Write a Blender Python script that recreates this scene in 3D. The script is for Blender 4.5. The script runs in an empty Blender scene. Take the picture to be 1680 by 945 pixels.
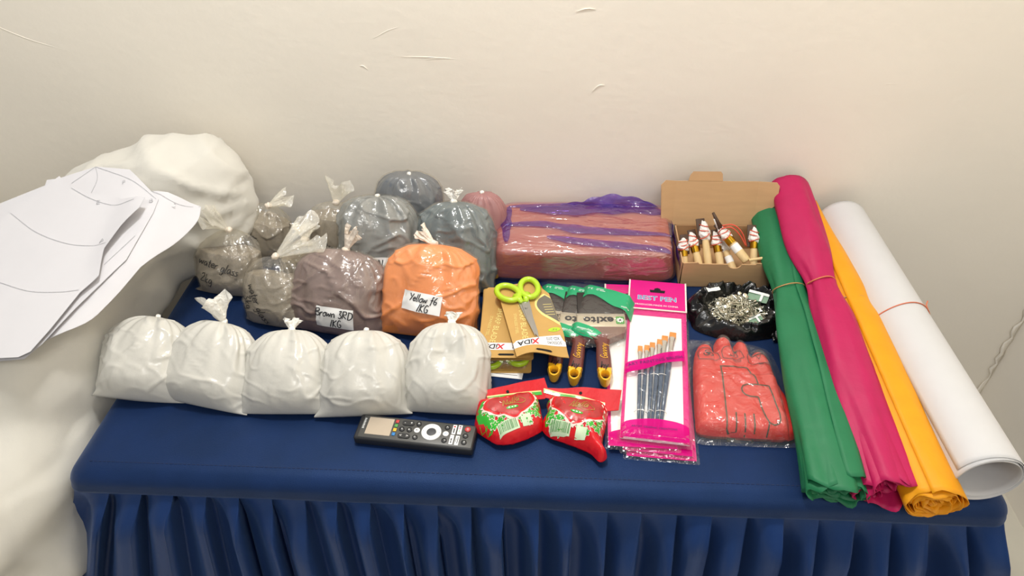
import bpy, bmesh, math, random
import numpy as np
from mathutils import Vector, Matrix, noise
from mathutils.bvhtree import BVHTree
from mathutils.geometry import delaunay_2d_cdt

# ------------------------------------------------------------------ camera, world, lights, exposure
scene = bpy.context.scene
COL = scene.collection
PI = math.pi
# world frame: the table top is z = 0, x runs along the wall to the right, y runs towards the back wall
cam_d = bpy.data.cameras.new('camera')
cam_d.sensor_width = 36.0
cam_d.lens = 36.0 * 1170.0 / 1680.0
cam_d.clip_start = 0.02
cam = bpy.data.objects.new('camera', cam_d)
COL.objects.link(cam)
TH, PSI, RO = math.radians(40.0), math.radians(4.8), math.radians(2.05)
_f = Vector((-math.sin(PSI) * math.cos(TH), math.cos(PSI) * math.cos(TH), -math.sin(TH)))
_r = _f.cross(Vector((0, 0, 1))).normalized()
_u = _r.cross(_f)
_r2 = math.cos(RO) * _r - math.sin(RO) * _u
_u2 = math.sin(RO) * _r + math.cos(RO) * _u
_m = Matrix((_r2, _u2, -_f)).transposed().to_4x4()
_m.translation = Vector((0.0, -0.50369, 0.78))
cam.matrix_world = _m
scene.camera = cam

world = bpy.data.worlds.new('world')
scene.world = world
world.use_nodes = True
_bg = world.node_tree.nodes['Background']
_bg.inputs[0].default_value = (1.0, 0.985, 0.96, 1)
_bg.inputs[1].default_value = 0.25


def area_light(name, loc, target, sx, sy, power, color):
    d = bpy.data.lights.new(name, 'AREA')
    d.shape = 'RECTANGLE'
    d.size, d.size_y, d.energy, d.color = sx, sy, power, color
    o = bpy.data.objects.new(name, d)
    o.location = loc
    o.rotation_euler = (Vector(target) - Vector(loc)).to_track_quat('-Z', 'Y').to_euler()
    COL.objects.link(o)
    return o


def bulb_light(name, loc, radius, power, color):
    d = bpy.data.lights.new(name, 'POINT')
    d.energy, d.color, d.shadow_soft_size = power, color, radius
    o = bpy.data.objects.new(name, d)
    o.location = loc
    COL.objects.link(o)


# a globe lamp hanging over the table, and an added fill light from behind the viewer
bulb_light('ceiling_globe_light', (-0.18, 0.27, 1.46), 0.09, 38, (1.0, 0.985, 0.955))
area_light('front_fill_light', (0.2, -1.6, 2.15), (0.2, -1.0, 0), 0.9, 0.6, 15, (1.0, 0.985, 0.955))
scene.view_settings.view_transform = 'Standard'
scene.view_settings.look = 'None'
scene.view_settings.gamma = 1.0
scene.view_settings.use_curve_mapping = False
scene.view_settings.exposure = 0.38


# ------------------------------------------------------------------ materials
def lin(h):
    h = h.lstrip('#')
    c = [int(h[i:i + 2], 16) / 255 for i in (0, 2, 4)]
    return tuple((x / 12.92 if x <= .04045 else ((x + .055) / 1.055) ** 2.4) for x in c) + (1.0,)


def mat(name, hexc, rough=.5, metal=0., coat=0., coat_rough=.1, var=.06, scale=40., bump=0., bscale=60.,
        sheen=0., spec=.5, bump2=0., b2scale=300., stretch=None, sub=0., alpha=1., hex2=None, detail=4., bdist=.01, tint=None):
    m = bpy.data.materials.new(name)
    m.use_nodes = True
    nt = m.node_tree
    n, l = nt.nodes, nt.links
    b = n['Principled BSDF']
    c = lin(hexc)
    tc = n.new('ShaderNodeTexCoord')
    src = tc.outputs['Object']
    if stretch:
        mp = n.new('ShaderNodeMapping')
        mp.inputs['Scale'].default_value = stretch
        l.new(src, mp.inputs['Vector'])
        src = mp.outputs[0]
    nz = n.new('ShaderNodeTexNoise')
    nz.inputs['Scale'].default_value = scale
    nz.inputs['Detail'].default_value = detail
    l.new(src, nz.inputs['Vector'])
    rp = n.new('ShaderNodeValToRGB')
    rp.color_ramp.elements[0].position, rp.color_ramp.elements[1].position = .3, .7
    if hex2:
        rp.color_ramp.elements[0].color, rp.color_ramp.elements[1].color = lin(hex2), c
    else:
        rp.color_ramp.elements[0].color = tuple(x * (1 - var) for x in c[:3]) + (1,)
        rp.color_ramp.elements[1].color = tuple(min(1, x * (1 + var)) for x in c[:3]) + (1,)
    l.new(nz.outputs['Fac'], rp.inputs['Fac'])
    l.new(rp.outputs[0], b.inputs['Base Color'])
    b.inputs['Roughness'].default_value = rough
    b.inputs['Metallic'].default_value = metal
    b.inputs['Coat Weight'].default_value = coat
    b.inputs['Coat Roughness'].default_value = coat_rough
    b.inputs['Specular IOR Level'].default_value = spec
    b.inputs['Sheen Weight'].default_value = sheen
    b.inputs['Alpha'].default_value = alpha
    if tint:
        b.inputs['Sheen Tint'].default_value = tint + (1,)
        b.inputs['Specular Tint'].default_value = tint + (1,)
    if sub:
        b.inputs['Subsurface Weight'].default_value = sub
        b.inputs['Subsurface Radius'].default_value = (.01, .008, .006)
    last = None
    for s, sc in ((bump, bscale), (bump2, b2scale)):
        if s:
            z = n.new('ShaderNodeTexNoise')
            z.inputs['Scale'].default_value = sc
            z.inputs['Detail'].default_value = 5
            l.new(src, z.inputs['Vector'])
            bp = n.new('ShaderNodeBump')
            bp.inputs['Strength'].default_value = s
            bp.inputs['Distance'].default_value = bdist
            l.new(z.outputs['Fac'], bp.inputs['Height'])
            if last:
                l.new(last, bp.inputs['Normal'])
            last = bp.outputs[0]
    if last:
        l.new(last, b.inputs['Normal'])
        if coat:
            l.new(last, b.inputs['Coat Normal'])
    return m


def film(name, hexc, gloss=.1, rough=.12, bump=.4, bscale=70., trans=.9, haze=0., hazecol='ffffff', stretch=None):
    """thin clear plastic: tinted transparency plus a weak sheen, crinkled by a noise bump"""
    m = bpy.data.materials.new(name)
    m.use_nodes = True
    nt = m.node_tree
    n, l = nt.nodes, nt.links
    n.remove(n['Principled BSDF'])
    out = n['Material Output']
    c = lin(hexc)
    tr = n.new('ShaderNodeBsdfTransparent')
    tr.inputs[0].default_value = tuple(x * trans for x in c[:3]) + (1,)
    gl = n.new('ShaderNodeBsdfGlossy')
    gl.inputs['Color'].default_value = (gloss, gloss, gloss, 1)
    gl.inputs['Roughness'].default_value = rough
    tc = n.new('ShaderNodeTexCoord')
    z = n.new('ShaderNodeTexNoise')
    z.inputs['Scale'].default_value = bscale
    z.inputs['Detail'].default_value = 3
    z.inputs['Distortion'].default_value = .8
    src = tc.outputs['Object']
    if stretch:
        mp = n.new('ShaderNodeMapping')
        mp.inputs['Scale'].default_value = stretch
        mp.inputs['Rotation'].default_value = (0, 0, .12)
        l.new(src, mp.inputs['Vector'])
        src = mp.outputs[0]
    l.new(src, z.inputs['Vector'])
    bp = n.new('ShaderNodeBump')
    bp.inputs['Strength'].default_value = bump
    bp.inputs['Distance'].default_value = .01
    l.new(z.outputs['Fac'], bp.inputs['Height'])
    l.new(bp.outputs[0], gl.inputs['Normal'])
    ad = n.new('ShaderNodeAddShader')
    l.new(tr.outputs[0], ad.inputs[0])
    l.new(gl.outputs[0], ad.inputs[1])
    last = ad.outputs[0]
    if haze:
        df = n.new('ShaderNodeBsdfDiffuse')
        df.inputs['Color'].default_value = lin(hazecol)
        mx = n.new('ShaderNodeMixShader')
        mx.inputs[0].default_value = haze
        l.new(last, mx.inputs[1])
        l.new(df.outputs[0], mx.inputs[2])
        last = mx.outputs[0]
    l.new(last, out.inputs['Surface'])
    return m


M = {}
M['wall'] = mat('cream_plaster', 'f5eee1', .7, var=.012, scale=4, bump=.10, bscale=7, bump2=.05, b2scale=60, stretch=(1, 1, 1.4))
M['floor'] = mat('pale_floor_tile', 'cfcabb', .45, var=.05, scale=12)
M['navy'] = mat('navy_satin_cloth', '15284f', .42, var=.10, scale=18, sheen=.16, bump2=.15, b2scale=900, hex2='122344', spec=.4, tint=(.25, .45, .95))
M['navy_skirt'] = mat('navy_satin_skirt', '1e3564', .38, var=.08, scale=10, sheen=.14, bump2=.1, b2scale=900, spec=.3, tint=(.25, .45, .95))
M['stitch'] = mat('navy_stitching', '14264c', .7, var=.1)
M['board'] = mat('plywood_board', '9a7b52', .6, var=.15, stretch=(1, 12, 12))
M['duvet'] = mat('white_cotton', 'cecbc2', .85, var=.02, scale=14, sheen=.2, bump=.12, bscale=22, bump2=.1, b2scale=1200)
M['paper'] = mat('white_drawing_paper', 'cccbcf', .7, var=.01, scale=30)
M['pencil'] = mat('graphite_line', 'a8a8ad', .6, var=.2, scale=300)
M['white_bag'] = mat('white_plaster_in_bag', 'c8c6be', .6, coat=.6, coat_rough=.14, var=.02, scale=30, bump=.12, bscale=28, bump2=.03, b2scale=170)
M['brown_pig'] = mat('brown_pigment_in_bag', '8b7673', .6, coat=.5, coat_rough=.2, var=.06, scale=30, bump=.16, bscale=30, hex2='7a6663', bump2=.03, b2scale=150)
M['orange_pig'] = mat('orange_pigment_in_bag', 'f2934a', .6, coat=.45, coat_rough=.2, var=.05, scale=25, bump=.16, bscale=30, bump2=.03, b2scale=150)
M['grey_pig'] = mat('grey_pigment_in_bag', '83888a', .6, coat=.5, coat_rough=.2, var=.05, scale=30, bump=.16, bscale=30, bump2=.03, b2scale=150)
M['slate_pig'] = mat('slate_pigment_in_bag', '5c6b72', .6, coat=.5, coat_rough=.2, var=.06, scale=30, bump=.16, bscale=30, bump2=.03, b2scale=150)
M['dark_pig'] = mat('dark_grey_pigment_in_bag', '626973', .55, coat=.4, coat_rough=.25, var=.05, scale=30, bump=.12, bscale=30)
M['rose_pig'] = mat('rose_pigment_in_bag', 'a27371', .6, coat=.4, coat_rough=.25, var=.05, scale=30, bump=.15, bscale=30)
M['silica'] = mat('grey_brown_powder', '988f82', .8, var=.05, scale=60, bump=.15, bscale=70)
M['film'] = film('clear_plastic_film', 'f4f2ec', .13, .10, .55, 60, .93, .04)
M['film_packet'] = film('clear_packet_film', 'f6f4f0', .075, .08, .9, 42, .96, .045, 'f2eee8')
M['film_frill'] = film('clear_plastic_gather', 'f6f4ee', .3, .16, .6, 120, .88, .28, 'f4f2ea')
M['film_white'] = mat('white_plastic_gather', 'f1eee6', .45, coat=.4, var=.02, bump=.5, bscale=120)
M['film_cream'] = mat('milky_plastic_gather', 'ecdfd0', .45, coat=.4, var=.03, bump=.5, bscale=120)
M['film_shell'] = film('pigment_bag_film', 'f8f6f2', .07, .13, .5, 35, .95, .05, 'f0ece4')
M['film_thin'] = film('clear_cellophane', 'fbfaf8', .06, .09, .5, 60, .97, .015)
M['label'] = mat('white_sticker', 'f3f3f1', .6, var=.01)
M['ink'] = mat('black_marker_ink', '1d1d22', .5, var=.1)
M['ink_soft'] = mat('faded_marker_ink', '3c3a38', .5, var=.1)
M['clay'] = mat('brown_clay', 'a96c58', .6, var=.10, scale=18, hex2='ad7458', bump=.2, bscale=30)
M['purple'] = film('purple_plastic_film', 'f3e2e6', .18, .16, .9, 46, .95, .035, 'b09ad8', stretch=(.28, 1, 1))
M['purple_fold'] = film('purple_plastic_fold', 'b9a2e4', .14, .18, .6, 60, .92, .12, '7a58c6')
M['purple_dense'] = film('purple_plastic_gather', 'a58ce0', .22, .15, .6, 40, .8, .30, '6f4cc0')
M['tape'] = mat('yellow_round_sticker', 'c8963f', .5, var=.08)
M['card'] = mat('brown_cardboard', 'c6a074', .8, var=.04, scale=20, stretch=(1, 1, 6), bump2=.1, b2scale=500)
M['card_edge'] = mat('cardboard_inside', 'bb946a', .85, var=.05, scale=25)
M['wood'] = mat('pale_beech_wood', 'e2c48f', .55, var=.08, scale=30, stretch=(6, 1, 1))
M['brass'] = mat('brass', 'c79a2e', .28, metal=1., var=.1)
M['bandage'] = mat('white_cloth_wrap', 'f2efe9', .8, var=.04, bump=.5, bscale=160)
M['redband'] = mat('red_rubber_band', 'd8593f', .5, var=.06)
M['leather'] = mat('dark_brown_strip', '4a3424', .6, var=.15)
M['rubber'] = mat('tan_rubber_band', 'b98a55', .55, var=.08)
M['rubber2'] = mat('orange_rubber_band', 'cf7350', .55, var=.08)
M['green_paper'] = mat('green_kite_paper', '1a7047', .55, var=.05, scale=30, bump=.15, bscale=40, spec=.4)
M['pink_paper'] = mat('magenta_kite_paper', 'b30f52', .55, var=.05, scale=30, bump=.15, bscale=40, spec=.4)
M['yellow_paper'] = mat('yellow_kite_paper', 'e69a06', .55, var=.04, scale=30, bump=.15, bscale=40, spec=.4)
M['white_paper'] = mat('white_chart_paper', 'cccccd', .6, var=.01)
M['magenta'] = mat('magenta_print', 'd60a80', .45, var=.03)
M['magenta_film'] = film('magenta_film_print', 'f05ab4', .04, .25, .2, 60, .75, .72, 'd80a82')
M['white_print'] = mat('white_print', 'f4f4f4', .4, var=.01)
M['blue_print'] = mat('blue_print', '2f7fb8', .4, var=.05)
M['violet_print'] = mat('violet_print', '43105f', .45, var=.05)
M['bristle'] = mat('orange_nylon_bristle', 'd98a35', .5, var=.12, scale=300, stretch=(1, .1, 1))
M['ferrule'] = mat('silver_ferrule', 'd8d8d6', .25, metal=1., var=.03)
M['handle_navy'] = mat('dark_blue_lacquer', '2b4766', .25, coat=.5, var=.05)
M['thread'] = mat('white_elastic_thread', 'ededed', .7, var=.03)
M['kraft'] = mat('gold_kraft_card', 'c39a55', .5, var=.04, coat=.1)
M['lime'] = mat('lime_plastic', 'b5d92a', .3, coat=.4, var=.03)
M['redplastic'] = mat('red_plastic', 'd22a25', .3, coat=.4, var=.03)
M['steel'] = mat('brushed_steel', 'b9b8b4', .3, metal=1., var=.06, stretch=(30, 1, 1))
M['gold_print'] = mat('gold_print', 'ead98a', .4, var=.04)
M['gold_dull'] = mat('dull_gold_print', 'a8893e', .4, var=.08)
M['grey_print'] = mat('grey_brown_print', '6e675c', .5, var=.05)
M['red_print'] = mat('red_print', 'd0222a', .4, var=.03)
M['maroon'] = mat('maroon_plastic_handle', '6e3b36', .28, coat=.5, var=.05)
M['gold_plastic'] = mat('golden_yellow_plastic', 'eab022', .28, coat=.5, var=.05)
M['hole'] = mat('black_hole_patch', '0a0a0c', .8, var=.1)  # flat black patch painted for the dark inside open holes
M['bristle_black'] = mat('black_bristle', '2d2825', .5, var=.25, scale=500, stretch=(1, .06, 1))
M['brush_band'] = mat('cream_metal_band', 'cdc3ac', .35, metal=.4, var=.04)
M['brush_shoulder'] = mat('brown_shoulder', '7f6257', .4, coat=.4, var=.04)
M['emerald'] = mat('emerald_print_film', '0fa36c', .3, coat=.5, var=.04)
M['pale_green'] = mat('pale_green_print', 'bfe6c3', .4, var=.03)
M['red_film'] = mat('red_foil_film', 'd40e1c', .38, coat=.2, coat_rough=.14, var=.05, bump=.2, bscale=45)
M['red_matte'] = mat('red_sealed_film', 'c80d1b', .5, var=.05, spec=.3, bump=.15, bscale=60)
M['dark_red'] = mat('dark_red_window', 'b02a2c', .3, coat=.5, coat_rough=.1, var=.12, scale=150)
M['leaf_green'] = mat('leaf_green_print', '2fae2c', .35, coat=.4, var=.05)
M['barcode'] = mat('pale_green_label', 'cfe3c0', .4, var=.04)
M['bar_line'] = mat('green_bar_line', '4c8a4a', .5, var=.1)
M['pink_print'] = mat('cream_print', 'f2dcd0', .4, var=.04)
M['remote'] = mat('black_remote_plastic', '26272a', .42, var=.05)
M['remote_face'] = mat('dark_grey_remote_face', '484846', .38, var=.04)
M['btn'] = mat('black_rubber_button', '1b1c1e', .5, var=.05)
M['btn_grey'] = mat('grey_rubber_button', '414246', .5, var=.05)
M['btn_mark'] = mat('pale_grey_marking', 'b9bcbc', .5, var=.05)
M['rose'] = mat('rose_marking', 'd98aa0', .5, var=.05)
M['mint'] = mat('mint_marking', '9ccfb0', .5, var=.05)
M['btn_white'] = mat('white_button', 'f1f1f0', .4, var=.02)
M['lcd'] = mat('beige_foil_patch', 'b8aa98', .4, var=.04, scale=25, metal=.3)
M['c_red'] = mat('red_button', 'c23a3a', .45, var=.03)
M['c_green'] = mat('green_button', '4f9a4b', .45, var=.03)
M['c_yellow'] = mat('yellow_button', 'efb72a', .45, var=.03)
M['c_blue'] = mat('blue_button', '2b7ec0', .45, var=.03)
M['glove'] = mat('coral_rubber', 'd0302a', .55, var=.04, scale=40, bump=.15, bscale=50)
M['glove_line'] = mat('dark_olive_print', '3a3a22', .6, var=.08)
M['blackbag'] = mat('black_bin_plastic', '0c0c0e', .25, coat=.3, var=.1, bump=.3, bscale=38)
M['pin'] = mat('nickel_wire', 'd9d6c6', .25, metal=1., var=.08)
M['pincard'] = mat('white_pin_card', 'eef0ec', .6, var=.02)
M['pincard_green'] = mat('sage_pin_card', '7f9d84', .6, var=.04)


# ------------------------------------------------------------------ geometry helpers
def V(*a):
    return np.array(a, float)


def thing(name, label, cat, loc, group=None, kind=None):
    o = bpy.data.objects.new(name, None)
    o.empty_display_size = .02
    o.location = loc
    COL.objects.link(o)
    o['label'] = label
    o['category'] = cat
    if group:
        o['group'] = group
    return o


def wloc(p):
    loc = V(0, 0, 0)
    while p is not None:
        loc += V(*p.location)
        p = p.parent
    return loc


def mesh_obj(name, verts, faces, m, parent=None, smooth=True, label=None, kind=None, auto=None):
    """verts in world metres; the object is linked under parent with its origin at the parent's"""
    off = wloc(parent)
    me = bpy.data.meshes.new(name)
    vs = np.asarray(verts, float) - off
    me.from_pydata(vs.tolist(), [], [list(map(int, f)) for f in faces])
    me.update()
    if smooth:
        me.polygons.foreach_set('use_smooth', [True] * len(me.polygons))
        if auto:
            me.set_sharp_from_angle(angle=math.radians(auto))
    me.materials.append(M[m] if isinstance(m, str) else m)
    o = bpy.data.objects.new(name, me)
    COL.objects.link(o)
    o.parent = parent
    if label:
        o['label'] = label
    if kind:
        o['kind'] = kind
    return o


class Frame:
    """a plane in the world: origin, two axes and the normal, with an optional surface to drape onto"""
    def __init__(s, o, x, y, bvh=None, reach=.25):
        s.o, s.x = V(*o), V(*x) / np.linalg.norm(x)
        y = V(*y)
        y = y - s.x * (y @ s.x)
        s.y = y / np.linalg.norm(y)
        s.n = np.cross(s.x, s.y)
        s.bvh, s.reach = bvh, reach

    def at(s, u, v, h=0.):
        p = s.o + s.x * u + s.y * v
        if s.bvh is not None:
            st = p + s.n * s.reach
            hit = s.bvh.ray_cast(Vector(st), Vector(-s.n), s.reach * 2.5)
            if hit[0] is not None:
                p = V(*hit[0])
        return p + s.n * h

    def hits(s, u, v):
        p = s.o + s.x * u + s.y * v + s.n * s.reach
        return s.bvh.ray_cast(Vector(p), Vector(-s.n), s.reach * 2.5)[0] is not None

    def pts(s, uv, h=0.):
        return [s.at(u, v, h) for u, v in uv]

    def sub(s, u, v, ang=0., h=0.):
        c, sn = math.cos(ang), math.sin(ang)
        return Frame(s.o + s.x * u + s.y * v + s.n * h, s.x * c + s.y * sn, s.y * c - s.x * sn, s.bvh, s.reach)


def flat(x, y, z, ang):
    return Frame((x, y, z), (math.cos(ang), math.sin(ang), 0), (-math.sin(ang), math.cos(ang), 0))


def bvh_of(o):
    off = wloc(o)
    vs = [Vector(v.co) + Vector(off) for v in o.data.vertices]
    return BVHTree.FromPolygons(vs, [tuple(p.vertices) for p in o.data.polygons])


def join(parts):
    vs, fs, k = [], [], 0
    for v, f in parts:
        vs += [tuple(p) for p in v]
        fs += [[i + k for i in q] for q in f]
        k += len(v)
    return vs, fs


def box(fr, u0, u1, v0, v1, h0, h1, bev=0., seg=2):
    bm = bmesh.new()
    q = [bm.verts.new((u, v, h)) for h in (h0, h1) for v in (v0, v1) for u in (u0, u1)]
    for f in ((0, 2, 3, 1), (4, 5, 7, 6), (0, 1, 5, 4), (2, 6, 7, 3), (0, 4, 6, 2), (1, 3, 7, 5)):
        bm.faces.new([q[i] for i in f])
    if bev:
        bmesh.ops.bevel(bm, geom=bm.edges[:], offset=bev, segments=seg, profile=.5, affect='EDGES')
    bm.verts.index_update()
    vs = [fr.o + fr.x * v.co.x + fr.y * v.co.y + fr.n * v.co.z for v in bm.verts]
    fs = [[v.index for v in f.verts] for f in bm.faces]
    bm.free()
    return vs, fs


def slab(fr, outline, h0, h1, holes=None):
    """outline (u, v) extruded between two heights"""
    n = len(outline)
    vs = [fr.o + fr.x * u + fr.y * v + fr.n * h for h in (h0, h1) for u, v in outline]
    fs = [list(range(n))[::-1], list(range(n, 2 * n))] + [[i, (i + 1) % n, n + (i + 1) % n, n + i] for i in range(n)]
    return vs, fs


def rrect(w, h, r, n=5, cx=0., cy=0.):
    p = []
    for sx, sy, a0 in ((1, 1, 0), (-1, 1, 90), (-1, -1, 180), (1, -1, 270)):
        for k in range(n):
            a = math.radians(a0 + 90 * k / (n - 1))
            p.append((cx + sx * (w / 2 - r) + r * math.cos(a), cy + sy * (h / 2 - r) + r * math.sin(a)))
    return p


def ellipse(rx, ry, n=28, cx=0., cy=0., a0=0.):
    return [(cx + rx * math.cos(a0 + 2 * PI * k / n), cy + ry * math.sin(a0 + 2 * PI * k / n)) for k in range(n)]


def spline(pts, n=8, closed=False):
    """Catmull-Rom through points of any dimension"""
    P = [V(*p) for p in pts]
    L = len(P)
    out = []
    rng = range(L) if closed else range(L - 1)
    for i in rng:
        a = P[(i - 1) % L] if (closed or i > 0) else 2 * P[0] - P[1]
        b, c = P[i], P[(i + 1) % L]
        d = P[(i + 2) % L] if (closed or i + 2 < L) else 2 * P[-1] - P[-2]
        for k in range(n):
            t = k / n
            out.append(.5 * ((2 * b) + (c - a) * t + (2 * a - 5 * b + 4 * c - d) * t * t + (3 * b - a - 3 * c + d) * t ** 3))
    if not closed:
        out.append(P[-1])
    return [tuple(p) for p in out]


def fill2d(outline, spacing, seed=0):
    """constrained Delaunay triangulation of an outline with a hex grid inside"""
    O = np.array(outline, float)
    dense = []
    for i in range(len(O)):
        a, b = O[i], O[(i + 1) % len(O)]
        k = max(1, int(math.ceil(np.linalg.norm(b - a) / spacing)))
        for j in range(k):
            dense.append(a + (b - a) * j / k)
    D = np.array(dense)
    lo, hi = D.min(0), D.max(0)
    pts = []
    dy = spacing * .866
    r = 0
    y = lo[1] + dy * .5
    while y < hi[1]:
        x = lo[0] + (spacing * .5 if r % 2 else spacing * .25)
        while x < hi[0]:
            pts.append((x, y))
            x += spacing
        y += dy
        r += 1
    G = np.array(pts) if pts else np.zeros((0, 2))
    if len(G):
        ins = inside(G, D)
        G = G[ins]
        if len(G):
            G = G[dist_poly(G, D) > spacing * .4]
    allp = [Vector(p) for p in np.vstack([D, G])] if len(G) else [Vector(p) for p in D]
    n = len(D)
    r = delaunay_2d_cdt(allp, [(i, (i + 1) % n) for i in range(n)], [], 1, 1e-7)
    return [tuple(v) for v in r[0]], [list(f) for f in r[2]]


def inside(P, poly):
    x, y = P[:, 0], P[:, 1]
    r = np.zeros(len(P), bool)
    n = len(poly)
    for i in range(n):
        (x0, y0), (x1, y1) = poly[i], poly[(i + 1) % n]
        if y0 == y1:
            continue
        c = ((y0 > y) != (y1 > y)) & (x < (x1 - x0) * (y - y0) / (y1 - y0) + x0)
        r ^= c
    return r


def dist_poly(P, poly):
    P, A = np.asarray(P, float), np.asarray(poly, float)
    B = np.roll(A, -1, 0)
    d = np.full(len(P), 1e9)
    for a, b in zip(A, B):
        e = b - a
        q = e @ e
        t = np.clip(((P - a) @ e) / q, 0, 1) if q > 0 else np.zeros(len(P))
        d = np.minimum(d, np.linalg.norm(P - a - t[:, None] * e, axis=1))
    return d


def puff(fr, outline, edge_h, top_h, radius, spacing=.004, bottom=0.001, fn=None):
    """a cushion over an outline: thin at the rim, full inside, flat underneath"""
    v2, f2 = fill2d(outline, spacing)
    A = np.array(v2)
    d = dist_poly(A, outline)
    q = np.clip(d / radius, 0, 1)
    f = np.sqrt(np.maximum(0, 1 - (1 - q) ** 2))
    zt = edge_h + (top_h - edge_h) * f
    zb = edge_h + (bottom - edge_h) * np.minimum(1, f * 1.6)
    if fn is not None:
        zt = zt + np.array([fn(u, v, s) for (u, v), s in zip(v2, f)])
    n = len(v2)
    vs = [fr.o + fr.x * u + fr.y * v + fr.n * z for (u, v), z in zip(v2, zt)]
    vs += [fr.o + fr.x * u + fr.y * v + fr.n * z for (u, v), z in zip(v2, zb)]
    fs = [list(t) for t in f2] + [[i + n for i in t[::-1]] for t in f2]
    return vs, fs


def decal(name, fr, outline, m, parent, h=.0012, spacing=.006, thick=0.):
    v2, f2 = fill2d(outline, spacing)
    if fr.bvh is not None:
        hit = [fr.hits(u, v) for u, v in v2]
        P = fr.pts(v2, h)
        f2 = [f for f in f2 if all(hit[i] for i in f) and max(np.linalg.norm(P[f[0]] - P[f[1]]), np.linalg.norm(P[f[1]] - P[f[2]])) < spacing * 4]
    return mesh_obj(name, fr.pts(v2, h), f2, m, parent)


def ribbon2d(line, w, step=.0025, closed=False):
    P = [V(*p) for p in line]
    if closed:
        P.append(P[0])
    Q = [P[0]]
    for a, b in zip(P, P[1:]):
        k = max(1, int(math.ceil(np.linalg.norm(b - a) / step)))
        Q += [a + (b - a) * j / k for j in range(1, k + 1)]
    vs, fs = [], []
    for i, p in enumerate(Q):
        t = Q[min(i + 1, len(Q) - 1)] - Q[max(i - 1, 0)]
        t = t / (np.linalg.norm(t) + 1e-9)
        nn = V(-t[1], t[0]) * w / 2
        vs += [tuple(p - nn), tuple(p + nn)]
        if i:
            k = 2 * i
            fs.append([k - 2, k, k + 1, k - 1])
    return vs, fs


def strokes(name, fr, lines, w, m, parent, h=.0018, step=.0025):
    vs, fs = join([ribbon2d(l, w, step) for l in lines])
    return mesh_obj(name, fr.pts(vs, h), fs, m, parent, smooth=False)


def tube(path, radii, n=10, caps=True, squash=None):
    P = [V(*p) for p in path]
    if not hasattr(radii, '__len__'):
        radii = [radii] * len(P)
    vs, fs = [], []
    up = V(0, 0, 1)
    t0 = P[1] - P[0]
    if abs(t0[2]) > .9 * np.linalg.norm(t0):
        up = V(0, 1, 0)
    for i, p in enumerate(P):
        t = P[min(i + 1, len(P) - 1)] - P[max(i - 1, 0)]
        t = t / (np.linalg.norm(t) + 1e-12)
        a = np.cross(t, up)
        a = a / (np.linalg.norm(a) + 1e-12)
        b = np.cross(a, t)
        up = b
        for k in range(n):
            th = 2 * PI * k / n
            sq = squash if squash else 1.
            vs.append(p + radii[i] * (a * math.cos(th) + b * math.sin(th) * sq))
    for i in range(len(P) - 1):
        for k in range(n):
            fs.append([i * n + k, i * n + (k + 1) % n, (i + 1) * n + (k + 1) % n, (i + 1) * n + k])
    if caps:
        fs.append(list(range(n))[::-1])
        fs.append([(len(P) - 1) * n + k for k in range(n)])
    return vs, fs


def ring(center, axis, r, rt, n=40, m=8, squash=1., wob=0., seed=0):
    a = V(*axis) / np.linalg.norm(axis)
    e = np.cross(a, V(0, 0, 1))
    e = e / np.linalg.norm(e)
    b = np.cross(e, a)
    vs, fs = [], []
    for i in range(n):
        t = 2 * PI * i / n
        d = e * math.cos(t) + b * math.sin(t) * squash
        c = V(*center) + d * r + a * wob * math.sin(2 * t + seed)
        dn = d / np.linalg.norm(d)
        for k in range(m):
            s = 2 * PI * k / m
            vs.append(c + rt * (dn * math.cos(s) + a * math.sin(s)))
    for i in range(n):
        for k in range(m):
            fs.append([i * m + k, ((i + 1) % n) * m + k, ((i + 1) % n) * m + (k + 1) % m, i * m + (k + 1) % m])
    return vs, fs


_fontcache = {}


def text2d(s, size, shear=0., bold=0., spacing=1.):
    key = (s, size, shear, bold, spacing)
    if key not in _fontcache:
        c = bpy.data.curves.new('glyphs', 'FONT')
        c.body, c.size, c.shear = s, size, shear
        c.align_x, c.align_y = 'CENTER', 'CENTER'
        c.offset = bold
        c.resolution_u = 2
        c.space_character = spacing
        o = bpy.data.objects.new('glyphs', c)
        me = o.to_mesh()
        vs = [(v.co.x, v.co.y) for v in me.vertices]
        fs = [list(p.vertices) for p in me.polygons]
        o.to_mesh_clear()
        bpy.data.objects.remove(o)
        bpy.data.curves.remove(c)
        _fontcache[key] = (vs, fs)
    return _fontcache[key]


def lettering(name, fr, s, size, m, parent, h=.001, shear=0., bold=0., spacing=1.):
    vs, fs = text2d(s, size, shear, bold, spacing)
    return mesh_obj(name, fr.pts(vs, h), fs, m, parent, smooth=False)


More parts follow.
